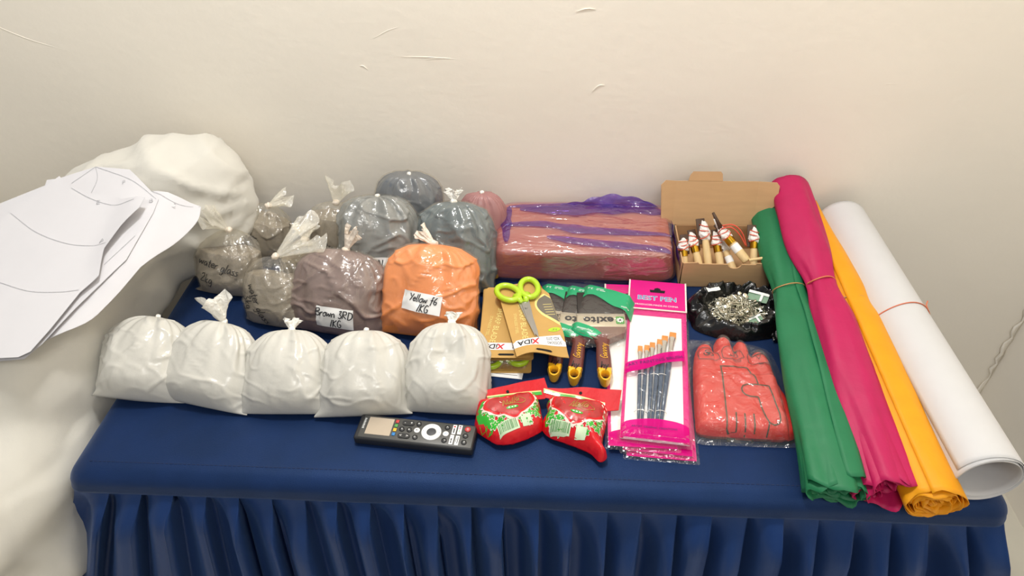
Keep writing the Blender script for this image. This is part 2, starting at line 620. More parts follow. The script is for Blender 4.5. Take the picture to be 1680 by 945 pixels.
# handwriting: single strokes on a unit-high grid, advance width last
GLY = {
    'B': ([[(0, 0), (.05, 1)], [(0, .95), (.4, .98), (.45, .7), (.08, .52), (.5, .42), (.42, .05), (0, .02)]], .62),
    'r': ([[(0, 0), (.05, .5), (.08, .35), (.2, .52), (.32, .48)]], .38),
    'o': ([[(.2, .52), (.02, .35), (.08, .05), (.28, .02), (.36, .3), (.2, .52), (.42, .5)]], .48),
    'w': ([[(0, .5), (.08, .03), (.25, .4), (.38, .03), (.52, .52)]], .62),
    'n': ([[(0, 0), (.03, .5), (.05, .35), (.22, .52), (.34, .4), (.36, 0)]], .48),
    '3': ([[(.05, .9), (.38, .98), (.18, .58), (.42, .35), (.28, .02), (0, .1)]], .56),
    'R': ([[(0, 0), (.06, 1)], [(.03, .95), (.42, .92), (.4, .58), (.06, .5), (.48, .02)]], .62),
    'D': ([[(.05, 0), (.08, .98)], [(0, .97), (.42, .85), (.5, .35), (.3, .03), (0, .02)]], .64),
    '1': ([[(.02, 0), (.2, 1)]], .3),
    'K': ([[(.02, 0), (.08, 1)], [(.48, .98), (.08, .48), (.46, 0)]], .58),
    'G': ([[(.46, .88), (.2, .98), (.02, .5), (.15, .04), (.42, .1), (.44, .42), (.25, .42)]], .6),
    'Y': ([[(0, 1), (.2, .55)], [(.48, 1), (.1, 0)]], .5),
    'e': ([[(.02, .28), (.34, .34), (.24, .54), (.04, .38), (.08, .06), (.36, .1)]], .44),
    'l': ([[(.1, 1), (.04, .1), (.18, .03)]], .24),
    'f': ([[(.42, .95), (.26, .98), (.16, .3), (.08, -.2)], [(0, .5), (.36, .54)]], .44),
    '6': ([[(.36, .98), (.08, .55), (.06, .1), (.32, .04), (.38, .36), (.1, .36)]], .5),
    'a': ([[(.34, .46), (.12, .5), (.02, .18), (.18, .03), (.34, .4), (.38, .03)]], .48),
    't': ([[(.14, .85), (.12, .1), (.28, .03)], [(0, .56), (.3, .58)]], .36),
    'g': ([[(.34, .46), (.1, .48), (.04, .2), (.2, .06), (.34, .42), (.3, -.3), (.02, -.28)]], .46),
    's': ([[(.3, .48), (.06, .42), (.28, .2), (.22, .02), (0, .05)]], .38),
    '2': ([[(.04, .8), (.26, .98), (.36, .7), (.02, .04), (.44, .06)]], .54),
    'k': ([[(.04, 0), (.06, 1)], [(.34, .5), (.08, .28), (.36, 0)]], .44),
    'A': ([[(0, 0), (.24, 1), (.46, 0)], [(.08, .36), (.4, .38)]], .56),
    'N': ([[(0, 0), (.04, 1), (.42, 0), (.48, 1)]], .6),
    'h': ([[(.04, 1), (.02, 0), (.06, .3), (.22, .5), (.34, .34), (.34, 0)]], .46),
    'y': ([[(0, .5), (.14, .1)], [(.36, .52), (.06, -.35)]], .42),
    ' ': ([], .35),
}


def scrawl(name, fr, s, size, w, m, parent, h=.002, seed=1, slant=.12):
    rnd = random.Random(seed)
    adv = sum(GLY[c][1] for c in s)
    x = -adv / 2
    lines = []
    for c in s:
        st, a = GLY[c]
        dy = rnd.uniform(-.05, .05)
        for l in st:
            l2 = [((x + px + slant * py) * size, (py - .45 + dy) * size) for px, py in l]
            lines.append(spline(l2, 4) if len(l2) > 2 else l2)
        x += a
    return strokes(name, fr, lines, w, m, parent, h, .002)


def smooth01(t):
    t = min(1, max(0, t))
    return t * t * (3 - 2 * t)


# ------------------------------------------------------------------ the setting
def structure(name, verts, faces, m, parent=None, smooth=False):
    o = mesh_obj(name, verts, faces, m, parent, smooth)
    if parent is None:
        o['kind'] = 'structure'
    return o


W0 = Frame((0, 0, 0), (1, 0, 0), (0, 1, 0))
FLOOR_Z, WALL_Y, WALL_X = -.52, .606, .929
structure('floor', *box(W0, -2.6, WALL_X, -2.6, WALL_Y, FLOOR_Z - .05, FLOOR_Z), 'floor')


def plaster_sheet(fr, u0, u1, v0, v1, step, amp, seed):
    nu, nv = int((u1 - u0) / step) + 1, int((v1 - v0) / step) + 1
    vs, fs = [], []
    for j in range(nv + 1):
        for i in range(nu + 1):
            u, v = u0 + (u1 - u0) * i / nu, v0 + (v1 - v0) * j / nv
            h = amp * (noise.noise((u * 2.2 + seed, v * 3.1, .3)) + .5 * noise.noise((u * 7 + seed, v * 8, 2.)))
            vs.append(fr.o + fr.x * u + fr.y * v + fr.n * h)
    for j in range(nv):
        for i in range(nu):
            a = j * (nu + 1) + i
            fs.append([a, a + 1, a + nu + 2, a + nu + 1])
    return vs, fs


FB = Frame((0, WALL_Y, 0), (1, 0, 0), (0, 0, 1))
wb = structure('wall_back', *join([plaster_sheet(FB, -2.6, WALL_X + .01, FLOOR_Z, 2.2, .03, .0016, 1.),
                                   box(W0, -2.6, WALL_X + .1, WALL_Y + .02, WALL_Y + .12, FLOOR_Z, 2.2)]), 'wall', smooth=True)
FR_ = Frame((WALL_X, 0, 0), (0, -1, 0), (0, 0, 1))
structure('wall_right', *join([plaster_sheet(FR_, -WALL_Y - .01, 2.6, FLOOR_Z, 2.2, .03, .0016, 9.),
                               box(W0, WALL_X + .02, WALL_X + .12, -2.6, WALL_Y + .12, FLOOR_Z, 2.2)]), 'wall', smooth=True)
# old trowel scratches and the ragged paint line in the corner, raised a hair from the plaster
rnd = random.Random(5)
for k, (x, z, dx, dz) in enumerate([(-.30, .36, .05, .02), (-.26, .33, .09, -.004), (-.22, .325, .05, .001), (-.33, .315, .012, -.006), (.02, .40, .03, .004),
                                    (-.38, .47, .02, .006), (.25, .50, .02, .008), (-.95, .40, .14, -.06), (.05, .27, .02, .012), (-.12, .55, .03, -.002), (.5, .28, .04, .002)]):
    pts = spline([(x, z), (x + dx * .5, z + dz * .6 + rnd.uniform(-.004, .004)), (x + dx, z + dz)], 5)
    path = [(px, WALL_Y - .0006, pz) for px, pz in pts]
    mesh_obj('trowel_mark', *tube(path, [.0002 + .0006 * math.sin(PI * i / (len(path) - 1)) for i in range(len(path))], 5), 'wall', wb)
path = [(WALL_X - .006 + rnd.uniform(-.006, .004), WALL_Y - .004, -.5 + .015 * k) for k in range(48)]
mesh_obj('corner_plaster_ridge', *tube(path, [rnd.uniform(.0012, .0035) for _ in path], 6), 'wall', wb)

# ------------------------------------------------------------------ the table with its navy cover and pleated skirt
TX0, TX1, TY0, TY1 = -.655, .565, .018, .600
tab = thing('skirted_table', 'long narrow table against the wall, dressed in a navy cover and pleated skirt', 'table', (0, .3, FLOOR_Z))
mesh_obj('table_board', *box(W0, TX0 + .03, TX1 - .03, TY0 + .03, TY1 - .03, -.028, -.004, .002), 'board', tab, smooth=False)
for lx in (TX0 + .09, TX1 - .09):
    for ly in (TY0 + .09, TY1 - .06):
        mesh_obj('table_leg', *tube([(lx, ly, FLOOR_Z), (lx, ly, -.03)], .014, 12), 'steel', tab, auto=40)


def table_cover():
    # flat top, padded rim and a short hem: rounded-rectangle loops stepped outwards and down
    loops = [(.030, 0)] + [(.026 - .026 * math.sin(PI / 2 * k / 8), -.022 * (1 - math.cos(PI / 2 * k / 8))) for k in range(9)] + [(-.0012, -.027), (-.0014, -.031), (.002, -.033), (.006, -.031)]
    vs, fs, n = [], [], 0
    for inset, z in loops:
        w, h = TX1 - TX0 - 2 * inset, TY1 - TY0 - 2 * inset
        pts = rrect(w, h, .022, 9, (TX0 + TX1) / 2, (TY0 + TY1) / 2)
        # resample the straight runs so the cloth can ripple
        dense = []
        for i in range(len(pts)):
            a, b = V(*pts[i]), V(*pts[(i + 1) % len(pts)])
            k = 60 if np.linalg.norm(b - a) > .2 else 1
            dense += [a + (b - a) * q / k for q in range(k)]
        n = len(dense)
        for p in dense:
            e = .0012 * noise.noise((p[0] * 7, p[1] * 7, z * 30)) if z < -.004 else 0.
            y = min(p[1] + e, TY1)
            vs.append((p[0] + e, y, z - .0004))
    for l in range(len(loops) - 1):
        for i in range(n):
            fs.append([l * n + i, (l + 1) * n + i, (l + 1) * n + (i + 1) % n, l * n + (i + 1) % n])
    fs.append(list(range(n)))
    return vs, fs


cover = mesh_obj('table_cover', *table_cover(), 'navy', tab)
# the stitched seam along the front
st = join([box(W0, TX0 + .03 + .0062 * k, TX0 + .0340 + .0062 * k, .0449, .0456, -.0008, .0002) for k in range(int((TX1 - TX0 - .06) / .0062))])
so = mesh_obj('front_seam', *st, 'stitch', cover, smooth=False)
so['kind'] = 'stuff'

# skirt: knife pleats that are pressed flat at the top and open into soft folds below
PITCH = .0446
rp = random.Random(11)
pk = [dict(d=rp.uniform(.8, 1.25), ph=rp.uniform(0, 6), sw=rp.uniform(-.012, .012), w=rp.uniform(-.1, .1)) for _ in range(60)]


def pleat_panel(origin, along, out, length, seed, flare=False):
    nper = int(round(length / PITCH))
    per = length / nper
    us = [0, .06, .12, .2, .3, .4, .5, .6, .7, .78, .85, .9, .94, .97, 1.0, 1.0]
    rows = [0, .01, .02, .035, .05, .07, .09, .115, .14, .17, .2, .24, .29, .35, .42, .485]
    vs, fs = [], []
    cols = []
    for p in range(nper):
        for k, u in enumerate(us[:-1]):
            cols.append((p, u))
    cols.append((nper - 1, 1.0))
    for r, dz in enumerate(rows):
        for (p, u) in cols:
            q = pk[(p + seed) % 60]
            op = smooth01((dz + .004) / (.085 * (1.0 + .35 * math.sin(q['ph']))))
            depth = (.0030 + .046 * op * q['d'])
            # u: 0 deep valley right of the pleat line -> swells out to the next fold line
            if u < .94:
                c = u / .94
                prof_ = smooth01((c - .22 * op * q['d']) / (.75 - .15 * op)) + .10 * op * math.sin(7 * c + q['ph'])
            else:
                prof_ = 1 - smooth01((u - .94) / .06) * .999
            lean = q['sw'] * op
            over = .012 * (1 - .3 * op) * smooth01(u / .9) if u < .94 else .012 * (1 - .3 * op) * (1 - (u - .94) / .06)
            s = (p + u) * per + over * .8 + lean * math.sin(PI * u)
            end = 1 - 2 * s / length
            s -= (.34 if end < 0 else .60) * dz * end * abs(end) ** 3 * length / 1.2 if flare else 0.
            pos = V(*origin) + V(*along) * s + V(*out) * (depth * (prof_ - .35) + .05 * op * op * dz) + V(0, 0, -dz)
            vs.append(pos)
    nc = len(cols)
    for r in range(len(rows) - 1):
        for c in range(nc - 1):
            fs.append([r * nc + c, (r + 1) * nc + c, (r + 1) * nc + c + 1, r * nc + c + 1])
    return vs, fs


mesh_obj('pleated_skirt', *pleat_panel((TX0 + .008, .0245, -.028), (1, 0, 0), (0, -1, 0), TX1 - TX0 - .022, 0, True), 'navy_skirt', tab)
mesh_obj('pleated_skirt_side', *pleat_panel((TX1 - .009, .034, -.028), (0, 1, 0), (1, 0, 0), TY1 - .060, 30), 'navy_skirt', tab)
mesh_obj('pleated_skirt_side', *pleat_panel((TX0 + .009, TY1 - .010, -.028), (0, -1, 0), (-1, 0, 0), TY1 - .060, 44), 'navy_skirt', tab)


# ------------------------------------------------------------------ the heap of white bedding at the left end
def superell(c, r, e=.6, n=40, m=24, rot=(0, 0, 0)):
    R = Matrix.Rotation(rot[2], 3, 'Z') @ Matrix.Rotation(rot[1], 3, 'Y') @ Matrix.Rotation(rot[0], 3, 'X')
    pw = lambda a: math.copysign(abs(a) ** e, a)
    vs, fs = [], []
    for j in range(m + 1):
        ph = -PI / 2 + PI * j / m
        for i in range(n):
            th = 2 * PI * i / n
            v = Vector((r[0] * pw(math.cos(ph)) * pw(math.cos(th)), r[1] * pw(math.cos(ph)) * pw(math.sin(th)), r[2] * pw(math.sin(ph))))
            vs.append(V(*(R @ v)) + V(*c))
    for j in range(m):
        for i in range(n):
            fs.append([j * n + i, j * n + (i + 1) % n, (j + 1) * n + (i + 1) % n, (j + 1) * n + i])
    return vs, fs


def remeshed(parts, voxel, smooth_n):
    vs, fs = join(parts)
    me = bpy.data.meshes.new('tmp')
    me.from_pydata([tuple(map(float, v)) for v in vs], [], fs)
    o = bpy.data.objects.new('tmp', me)
    COL.objects.link(o)
    a = o.modifiers.new('r', 'REMESH')
    a.mode, a.voxel_size = 'VOXEL', voxel
    s = o.modifiers.new('s', 'SMOOTH')
    s.factor, s.iterations = .5, smooth_n
    dg = bpy.context.evaluated_depsgraph_get()
    ev = o.evaluated_get(dg)
    m2 = ev.to_mesh()
    V_ = np.array([v.co[:] for v in m2.vertices])
    N_ = np.array([v.normal[:] for v in m2.vertices])
    F_ = [list(p.vertices) for p in m2.polygons]
    ev.to_mesh_clear()
    bpy.data.objects.remove(o)
    bpy.data.meshes.remove(me)
    return V_, N_, F_


def ztop(x, y):
    return .205 + .27 * (y - .36) - .10 * max(0, x + .62) - .05 * (x + .75) ** 2


def _xin(y):
    return float(np.interp(y, [.09, .13, .22, .26, .345, .40], [-.69, -.665, -.632, -.616, -.608, -.605]))


bed = thing('bedding_bundle', 'big heap of white cotton bedding slumped over the left end of the table', 'bedding', (-.9, .2, 0))
parts = [superell((-1.06, .18, -.08), (.385, .31, .185), .62, rot=(.24, 0, 0)),
         superell((-.672, .468, .118), (.155, .085, .118), .72, rot=(.0, -.08, .45)),
         superell((-.80, .37, .05), (.15, .12, .10), .8),
         superell((-.815, .235, .02), (.155, .17, .150), .75, rot=(.26, 0, 0)),
         superell((-1.04, -.015, -.24), (.300, .075, .30), .62),
         superell((-.770, -.050, -.035), (.058, .040, .06), .8),
         superell((-.850, -.055, -.30), (.075, .045, .20), .7)]
Vb, Nb, Fb = remeshed(parts, .0085, 24)
disp = np.zeros(len(Vb))
for i, (p, n) in enumerate(zip(Vb, Nb)):
    x, y, z = p
    s = x * .75 + y * .65
    d = (.006 if z > 0 else .010) * noise.noise((x * 5, y * 5, z * 5))
    if z > -.02:
        # soft folds that run down from the gathered back corner
        t = (y - .1) * .8 - (x + .7) * .6
        wv = .5 * noise.noise((x * 5, y * 5, z * 5))
        # creases radiating from the bunched corner at the right
        far = max(.01, (-.515 - x) * .9 + (.56 - y) * .45)
        an = math.atan2(z - .125, far)
        fold = 1 - 1.8 * abs(math.sin(8.5 * an + 1.6 * wv + 2.5 * x)) ** .7
        fold *= min(1., far / .10) * (.6 + .8 * noise.noise((an * 5, far * 6, 2.)))
        k = smooth01((y - .22) / .15) * smooth01((x + .9) / .12)
        d += .0070 * fold * k + .0012 * k * (1 - 2.5 * abs(noise.noise((x * 18, y * 12, z * 22)))) + .0028 * k * math.exp(-(noise.noise((x * 11 + z * 6, y * 8, z * 15 - x * 5)) / .09) ** 2)
        k2 = smooth01((.42 - y) / .1) * smooth01((x + .85) / .1)
        d += .006 * k2 * (1 - 2.2 * abs(noise.noise((x * 6 + z * 4, y * 5 - z * 6, 3.)))) + .002 * noise.noise((x * 25, y * 25, z * 25))
    else:
        k = smooth01((-z) / .1)
        d += k * .016 * math.sin(26 * x + 7 * noise.noise((x * 3, 1, z * 3)) + 14 * z) + .007 * (1 - 2.4 * abs(noise.noise((x * 9, y * 9 + z * 5, z * 8)))) + .003 * noise.noise((x * 24, y * 14, z * 16))
    disp[i] = d
Vb = Vb + Nb * disp[:, None]
Vb[:, 1] = np.minimum(Vb[:, 1], .598)
# the sheets of paper press the bedding down where they lie
_press = np.array([(-.90, .20), (-.90, .32), (-.79, .40), (-.72, .43), (-.66, .425), (-.60, .40), (-.545, .40), (-.54, .35), (-.56, .28), (-.60, .19), (-.66, .12), (-.74, .08), (-.86, .10)])
_in = inside(Vb[:, :2], _press)
for i in np.nonzero(_in)[0]:
    x, y, z = Vb[i]
    Vb[i, 2] = min(z, ztop(x, y) - .032 * smooth01((x - _xin(y)) / .055) - .005)
bedding = mesh_obj('duvet', Vb, Fb, 'duvet', bed)
bed_bvh = bvh_of(bedding)


# ------------------------------------------------------------------ big sheets of drawing paper lying on the bedding
def paper_sheet(name, label, outline, lift, fall=None, curls=None, pencil=(), marks=()):
    t = thing(name, label, 'paper', (outline[0][0], outline[0][1], ztop(*outline[0]) + lift), 'pattern sheets on the bedding')
    v2, f2 = fill2d(outline, .014)

    def zz(x, y):
        z = ztop(x, y) + lift
        if fall:
            z -= fall(x, y)
        if curls:
            z += curls(x, y)
        return z
    n = len(v2)
    up = [(x, y, zz(x, y)) for x, y in v2]
    dn = [(x, y, z - .0004) for x, y, z in up]
    o = mesh_obj('sheet', up + dn, [list(f) for f in f2] + [[i + n for i in f[::-1]] for f in f2], 'paper', t)
    for l in pencil:
        pts = spline(l, 10)
        vs, fs = ribbon2d(pts, .0007, .006)
        mesh_obj('pencil_line', [(x, y, zz(x, y) + .0006) for x, y in vs], fs, 'pencil', t, smooth=False)
    for (x, y, s) in marks:
        fr = Frame((x, y, zz(x, y) + .0006), (.95, .3, 0), (-.3, .95, .2))
        lettering('pencil_letter', fr, s, .012, 'pencil', t, 0.0)
    return t


paper_sheet('pattern_paper', 'bottom one of three white pattern sheets, its free right edge dipping onto the bedding',
            [(-.84, .20), (-.86, .33), (-.70, .385), (-.623, .385)] + spline([(-.556, .395), (-.553, .372), (-.558, .350), (-.570, .318), (-.588, .277), (-.615, .202),
             (-.634, .163), (-.668, .130), (-.693, .115), (-.741, .105)], 4) + [(-.80, .12)], 0.0,
            fall=lambda x, y: .030 * smooth01((x - _xin(y)) / .055) - .022 * smooth01((x - _xin(y) - .035) / .05) * smooth01((.42 - y) / .3),
            pencil=[[(-.62, .385), (-.585, .378), (-.556, .394)]], marks=[(-.585, .372, 'C')])
paper_sheet('pattern_paper', 'middle white pattern sheet with a pointed top showing above the top sheet', [
    (-.72, .425), (-.664, .42), (-.603, .371), (-.602, .345), (-.61, .259), (-.627, .217), (-.645, .174), (-.666, .119), (-.68, .097), (-.742, .089),
    (-.864, .204), (-.88, .315), (-.84, .35), (-.785, .386), (-.787, .397), (-.77, .4)], .007,
    fall=lambda x, y: .006 * smooth01((x + .66) / .06), curls=None,
    pencil=[[(-.72, .424), (-.707, .399), (-.705, .371)], [(-.72, .424), (-.654, .399), (-.606, .37)], [(-.72, .424), (-.744, .39)], [(-.635, .245), (-.62, .28), (-.612, .3)]],
    marks=[(-.663, .393, 'F'), (-.612, .365, 'B')])
paper_sheet('pattern_paper', 'topmost white pattern sheet with a concave top edge and pencilled arcs', [
    (-.764, .397), (-.737, .376), (-.696, .363), (-.671, .362), (-.645, .352), (-.607, .349), (-.609, .329), (-.624, .297), (-.635, .26), (-.627, .218), (-.643, .192),
    (-.659, .136), (-.671, .102), (-.683, .094), (-.738, .089), (-.831, .151), (-.846, .26), (-.808, .326)], .014,
    curls=lambda x, y: .010 * smooth01((x + .66) / .05) * smooth01((y - .20) / .06),
    pencil=[[(-.806, .324), (-.751, .29), (-.697, .271), (-.66, .268), (-.637, .27)], [(-.763, .204), (-.714, .191), (-.671, .191), (-.646, .195)],
            [(-.734, .373), (-.695, .353), (-.655, .341), (-.623, .345)]],
    marks=[(-.681, .346, 'E'), (-.645, .275, 'A')])


# ------------------------------------------------------------------ tied plastic bags of powder
def bag_shape(W, H, T, lean, yaw, roll, base, seed, corner=.0, neck=.10, sh=.5, wr=.0035, dent=None, settle=.012, grow=0., nu=112, nv=80, folds=9, foldamp=.10, bulge=0., box_=.80):
    rnd = random.Random(seed)
    off = rnd.uniform(0, 50)
    ph = rnd.uniform(0, 6)
    vs, loc = [], []
    cR, sR, cL, sL, cY, sY = math.cos(roll), math.sin(roll), math.cos(lean), math.sin(lean), math.cos(yaw), math.sin(yaw)
    ex = V(cR, 0, -sR)
    ez = V(sR, 0, cR)

    def xf(p):
        q = ex * p[0] + V(0, 1, 0) * p[1] + ez * p[2]
        q = V(q[0], q[1] * cL + q[2] * sL, -q[1] * sL + q[2] * cL)
        return V(q[0] * cY - q[1] * sY, q[0] * sY + q[1] * cY, q[2])
    for j in range(nv + 1):
        v = j / nv
        v = v ** .9
        if v < sh:
            w = 1 - .07 * ((sh - v) / sh) ** 2
            q = 0
        else:
            q = (v - sh) / (1 - sh)
            w = neck + (1 - neck) * math.sqrt(max(0, 1 - q ** 2.3))
        w += corner * math.exp(-(v / .07) ** 2) + bulge * math.exp(-((v - .25) / .2) ** 2)
        tb = .10 + .90 * math.sin(PI / 2 * min(1, v / .34)) ** .75
        tt = 1 if v < sh else neck * 1.5 + (1 - neck * 1.5) * math.sqrt(max(0, 1 - q ** 2.1))
        t = tb * tt
        for i in range(nu):
            a = 2 * PI * i / nu
            ca, sa = math.cos(a), math.sin(a)
            x = W / 2 * w * math.copysign(abs(ca) ** box_, ca)
            y = T / 2 * t * math.copysign(abs(sa) ** .92, sa)
            z = H * v
            f = 1 + foldamp * q ** 1.4 * (math.cos(folds * a + ph + 1.5 * math.sin(2 * a + off)) * .7 + .5 * math.cos((folds * 2 + 3) * a + off))
            f += .085 * noise.noise((ca * 1.3 + off, sa * 1.3, v * 2.4))
            # soft drapes running up to the neck, and a few sharp creases in the film
            n1 = noise.noise((ca * 3.2 + off, sa * 3.2, v * 1.6 + off))
            n2 = noise.noise((x * 20 - z * 16 + off, y * 20, z * 12 + x * 9))
            n3 = noise.noise((x * 34 + z * 22 - off, y * 30, z * 26 - x * 12))
            fade = smooth01(v / .18)
            d = wr * (1.1 * n1 * (.35 + .65 * v) + .55 * math.exp(-(n2 / .07) ** 2) + .32 * math.exp(-(n3 / .09) ** 2)) * fade
            nn = V(ca * T, sa * W, 0)
            nn = nn / np.linalg.norm(nn)
            p = V(x * f, y * f, z) + nn * (d + grow)
            if dent:
                for (dx, dz, rad, dep) in dent:
                    if sa < 0:
                        g = math.exp(-(((x - dx) / rad) ** 2 + ((z - dz) / rad) ** 2))
                        p[1] += dep * g
            loc.append(p)
    P = np.array([xf(p) for p in loc])
    sh_ = V(base[0] - (P[:, 0].min() + P[:, 0].max()) / 2, base[1] - P[:, 1].min(), base[2] - P[:, 2].min() - settle)
    P = P + sh_
    lowz = base[2] + .0012
    z = P[:, 2]
    k = .010
    zz = np.where(z < lowz + k, lowz + k * np.exp(np.minimum(0, (z - lowz - k)) / k) * .98, z)
    P[:, 2] = np.where(z < lowz + k, zz, z)
    fs = []
    for j in range(nv):
        for i in range(nu):
            fs.append([j * nu + i, j * nu + (i + 1) % nu, (j + 1) * nu + (i + 1) % nu, (j + 1) * nu + i])
    fs.append(list(range(nu))[::-1])
    fs.append([nv * nu + i for i in range(nu)])
    tip = xf(V(0, 0, H)) + sh_
    return P, fs, dict(tip=tip, ex=xf(V(1, 0, 0)), ez=xf(V(0, 0, 1)), n=xf(V(0, -1, 0)), org=sh_, xf=xf)


def frill(center, direc, length, r0, r1, seed, ruff=5, amp=.45, bend=(0, 0, 0), n=64, m=16, flat_=None):
    """the gathered open end of a tied bag, fanning out from the knot"""
    rnd = random.Random(seed)
    d = V(*direc) / np.linalg.norm(direc)
    a = np.cross(d, V(0, 0, 1) if abs(d[2]) < .9 else V(0, 1, 0))
    a = a / np.linalg.norm(a)
    b = np.cross(d, a)
    fl = flat_ or .55
    vs, fs = [], []
    ph = rnd.uniform(0, 6)
    for j in range(m + 1):
        t = j / m
        r = r0 + (r1 - r0) * t ** .8
        for i in range(n):
            th = 2 * PI * i / n
            rr = r * (1 + amp * t * math.sin(ruff * th + ph + 1.2 * t) + .25 * t * math.sin((2 * ruff + 1) * th + 2 * ph))
            le = length * t * (1 + .22 * math.sin(3 * th + ph) * t + .12 * noise.noise((math.cos(th) * 3, math.sin(th) * 3, ph)))
            p = V(*center) + d * le + (a * math.cos(th) + b * math.sin(th) * fl) * rr + V(*bend) * t * t
            p = p + .002 * t * V(noise.noise((th * 3, t * 5, ph)), noise.noise((th * 3, t * 5, ph + 9)), noise.noise((th * 3, t * 5, ph + 5)))
            vs.append(p)
    for j in range(m):
        for i in range(n):
            fs.append([j * n + i, j * n + (i + 1) % n, (j + 1) * n + (i + 1) % n, (j + 1) * n + i])
    return vs, fs


def knot_shape(c, d, r, seed):
    vs, fs = superell((0, 0, 0), (r, r, r * .8), 1., 18, 12)
    out = []
    for v in vs:
        k = 1 + .3 * noise.noise((v[0] / r * 1.3 + seed, v[1] / r * 1.3, v[2] / r * 1.3))
        out.append(v * k + V(*c))
    return out, fs


def tied_bag(name, label, group, base, W, H, T, lean, m, seed, yaw=0., roll=0., knot=True, fr_mat='film_frill', fr_dir=None, fr_len=.03, fr_r=.014,
             ruff=5, clear=False, sticker=None, writing=(), fr_bend=(0, 0, 0), film_m='film', powder_cut=.80, amp=.45, flat_=None, kr=.0065, shell=False, **kw):
    lean, yaw, roll = math.radians(lean), math.radians(yaw), math.radians(roll)
    t = thing(name, label, 'bag', (base[0], base[1] + T * .5, base[2]), group)
    if clear:
        P, F, S = bag_shape(W, H, T, lean, yaw, roll, base, seed, **kw)
        # powder fills the lower part of the bag; the film closes over it
        Pp = P.copy()
        c = P.mean(0)
        ez = S['ez']
        hgt = (P - S['org']) @ ez
        lim = H * powder_cut
        over = np.maximum(0, hgt - lim)
        bumpy = np.array([.004 * noise.noise((p[0] * 40, p[1] * 40, p[2] * 10)) for p in P])
        ctr = S['org'] + ez * np.minimum(hgt, lim)[:, None]
        Pp = Pp - ez * (over * .93 - bumpy * (over > 0))[:, None]
        Pp = ctr + (Pp - ctr) * .955
        Pp[:, 2] = np.maximum(Pp[:, 2], base[2] + .0025)
        mesh_obj('powder', Pp, F, m, t)
        body = mesh_obj('plastic_bag', P, F, film_m, t)
    else:
        P, F, S = bag_shape(W, H, T, lean, yaw, roll, base, seed, **kw)
        body = mesh_obj('filled_bag', P, F, m, t)
        if shell:
            kw2 = dict(kw)
            kw2.update(grow=.0022, wr=kw.get('wr', .0035) * 1.0)
            P2, F2, _ = bag_shape(W, H, T, lean, yaw, roll, base, seed, **kw2)
            rn = random.Random(seed)
            P2 = P2 + np.array([[.0011 * (1 - 2.4 * abs(noise.noise((p[0] * 50 + seed, p[1] * 50, p[2] * 30)))) * (1 if p[2] > .01 else 0)] * 3 for p in P2]) * np.array([0, -.8, .6])
            P2[:, 2] = np.maximum(P2[:, 2], base[2] + .0008)
            body = mesh_obj('plastic_film', P2, F2, 'film_shell', t)
    tip = S['tip']
    if knot:
        d = fr_dir if fr_dir is not None else S['ez']
        d = V(*d) / np.linalg.norm(d)
        k = mesh_obj('knot', *knot_shape(tip + S['ez'] * .001, S['ez'], kr, seed), fr_mat if fr_mat != 'film_frill' else 'film_cream', t)
        if fr_len:
            mesh_obj('gathered_end', *frill(tip + d * .003, d, fr_len, .005, fr_r, seed + 3, ruff, amp, fr_bend, flat_=flat_), fr_mat, t)
    bv = bvh_of(body)
    c0 = S['org'] + S['ez'] * H * .45
    base_fr = Frame(c0, S['ex'], S['ez'], bv)
    if sticker:
        u, v, w, h, ang, lines = sticker
        fr = base_fr.sub(u, v, math.radians(ang))
        jag = [(-w / 2, -h / 2), (w / 2, -h / 2 + .001), (w / 2 - .0008, h / 2), (-w / 2 + .0012, h / 2 - .0008)]
        s = decal('label_sticker', fr, jag, 'label', t, .0016, .005)
        for (txt, lu, lv, size) in lines:
            scrawl('handwriting', fr.sub(lu, lv), txt, size, size * .12, 'ink', s, .0026, seed)
    for (txt, lu, lv, size, ang) in writing:
        scrawl('handwriting', base_fr.sub(lu, lv, math.radians(ang)), txt, size, size * .10, 'ink_soft', t, .0014, seed)
    return t


GW, GP, GC = 'white plaster bags in the front row', 'pigment bags behind the white ones', 'clear bags of grey-brown powder'
# front row: white plaster
tied_bag('plaster_bag', 'leftmost white plaster bag in the front row, pressed against the bedding', GW, (-.600, .140, 0), .130, .124, .080, 50, 'white_bag', 21, yaw=14, roll=16, fr_mat='film_white',
         corner=.10, wr=.0042, fr_len=0, kr=.004, sh=.45)
tied_bag('plaster_bag', 'white plaster bag with a ruffled knot sticking up, second in the front row', GW, (-.507, .128, 0), .146, .126, .080, 50, 'white_bag', 22, yaw=-9, roll=3, fr_mat='film_white',
         fr_dir=(-.25, .25, .9), fr_len=.034, fr_r=.020, ruff=3, corner=.12, wr=.0030, sh=.32, amp=.6, neck=.13)
tied_bag('plaster_bag', 'middle white plaster bag of the front row, below the brown pigment', GW, (-.380, .126, 0), .128, .122, .082, 50, 'white_bag', 23, yaw=0, roll=-2, fr_mat='film_white',
         fr_len=.012, fr_r=.010, corner=.10, wr=.0034, sh=.42, kr=.005)
tied_bag('plaster_bag', 'white plaster bag right behind the remote control with a folded corner at lower left', GW, (-.270, .124, 0), .128, .122, .082, 50, 'white_bag', 24, yaw=9, roll=4, fr_mat='film_white',
         fr_len=0, kr=.004, corner=.13, wr=.0040, sh=.50)
tied_bag('plaster_bag', 'rightmost white plaster bag, squat and dented, below the orange pigment', GW, (-.153, .136, 0), .120, .130, .082, 50, 'white_bag', 25, yaw=-2, roll=0, fr_mat='film_white',
         fr_len=.012, fr_r=.009, corner=.05, wr=.0036, sh=.48, dent=[(.004, .085, .020, .010)], kr=.006)
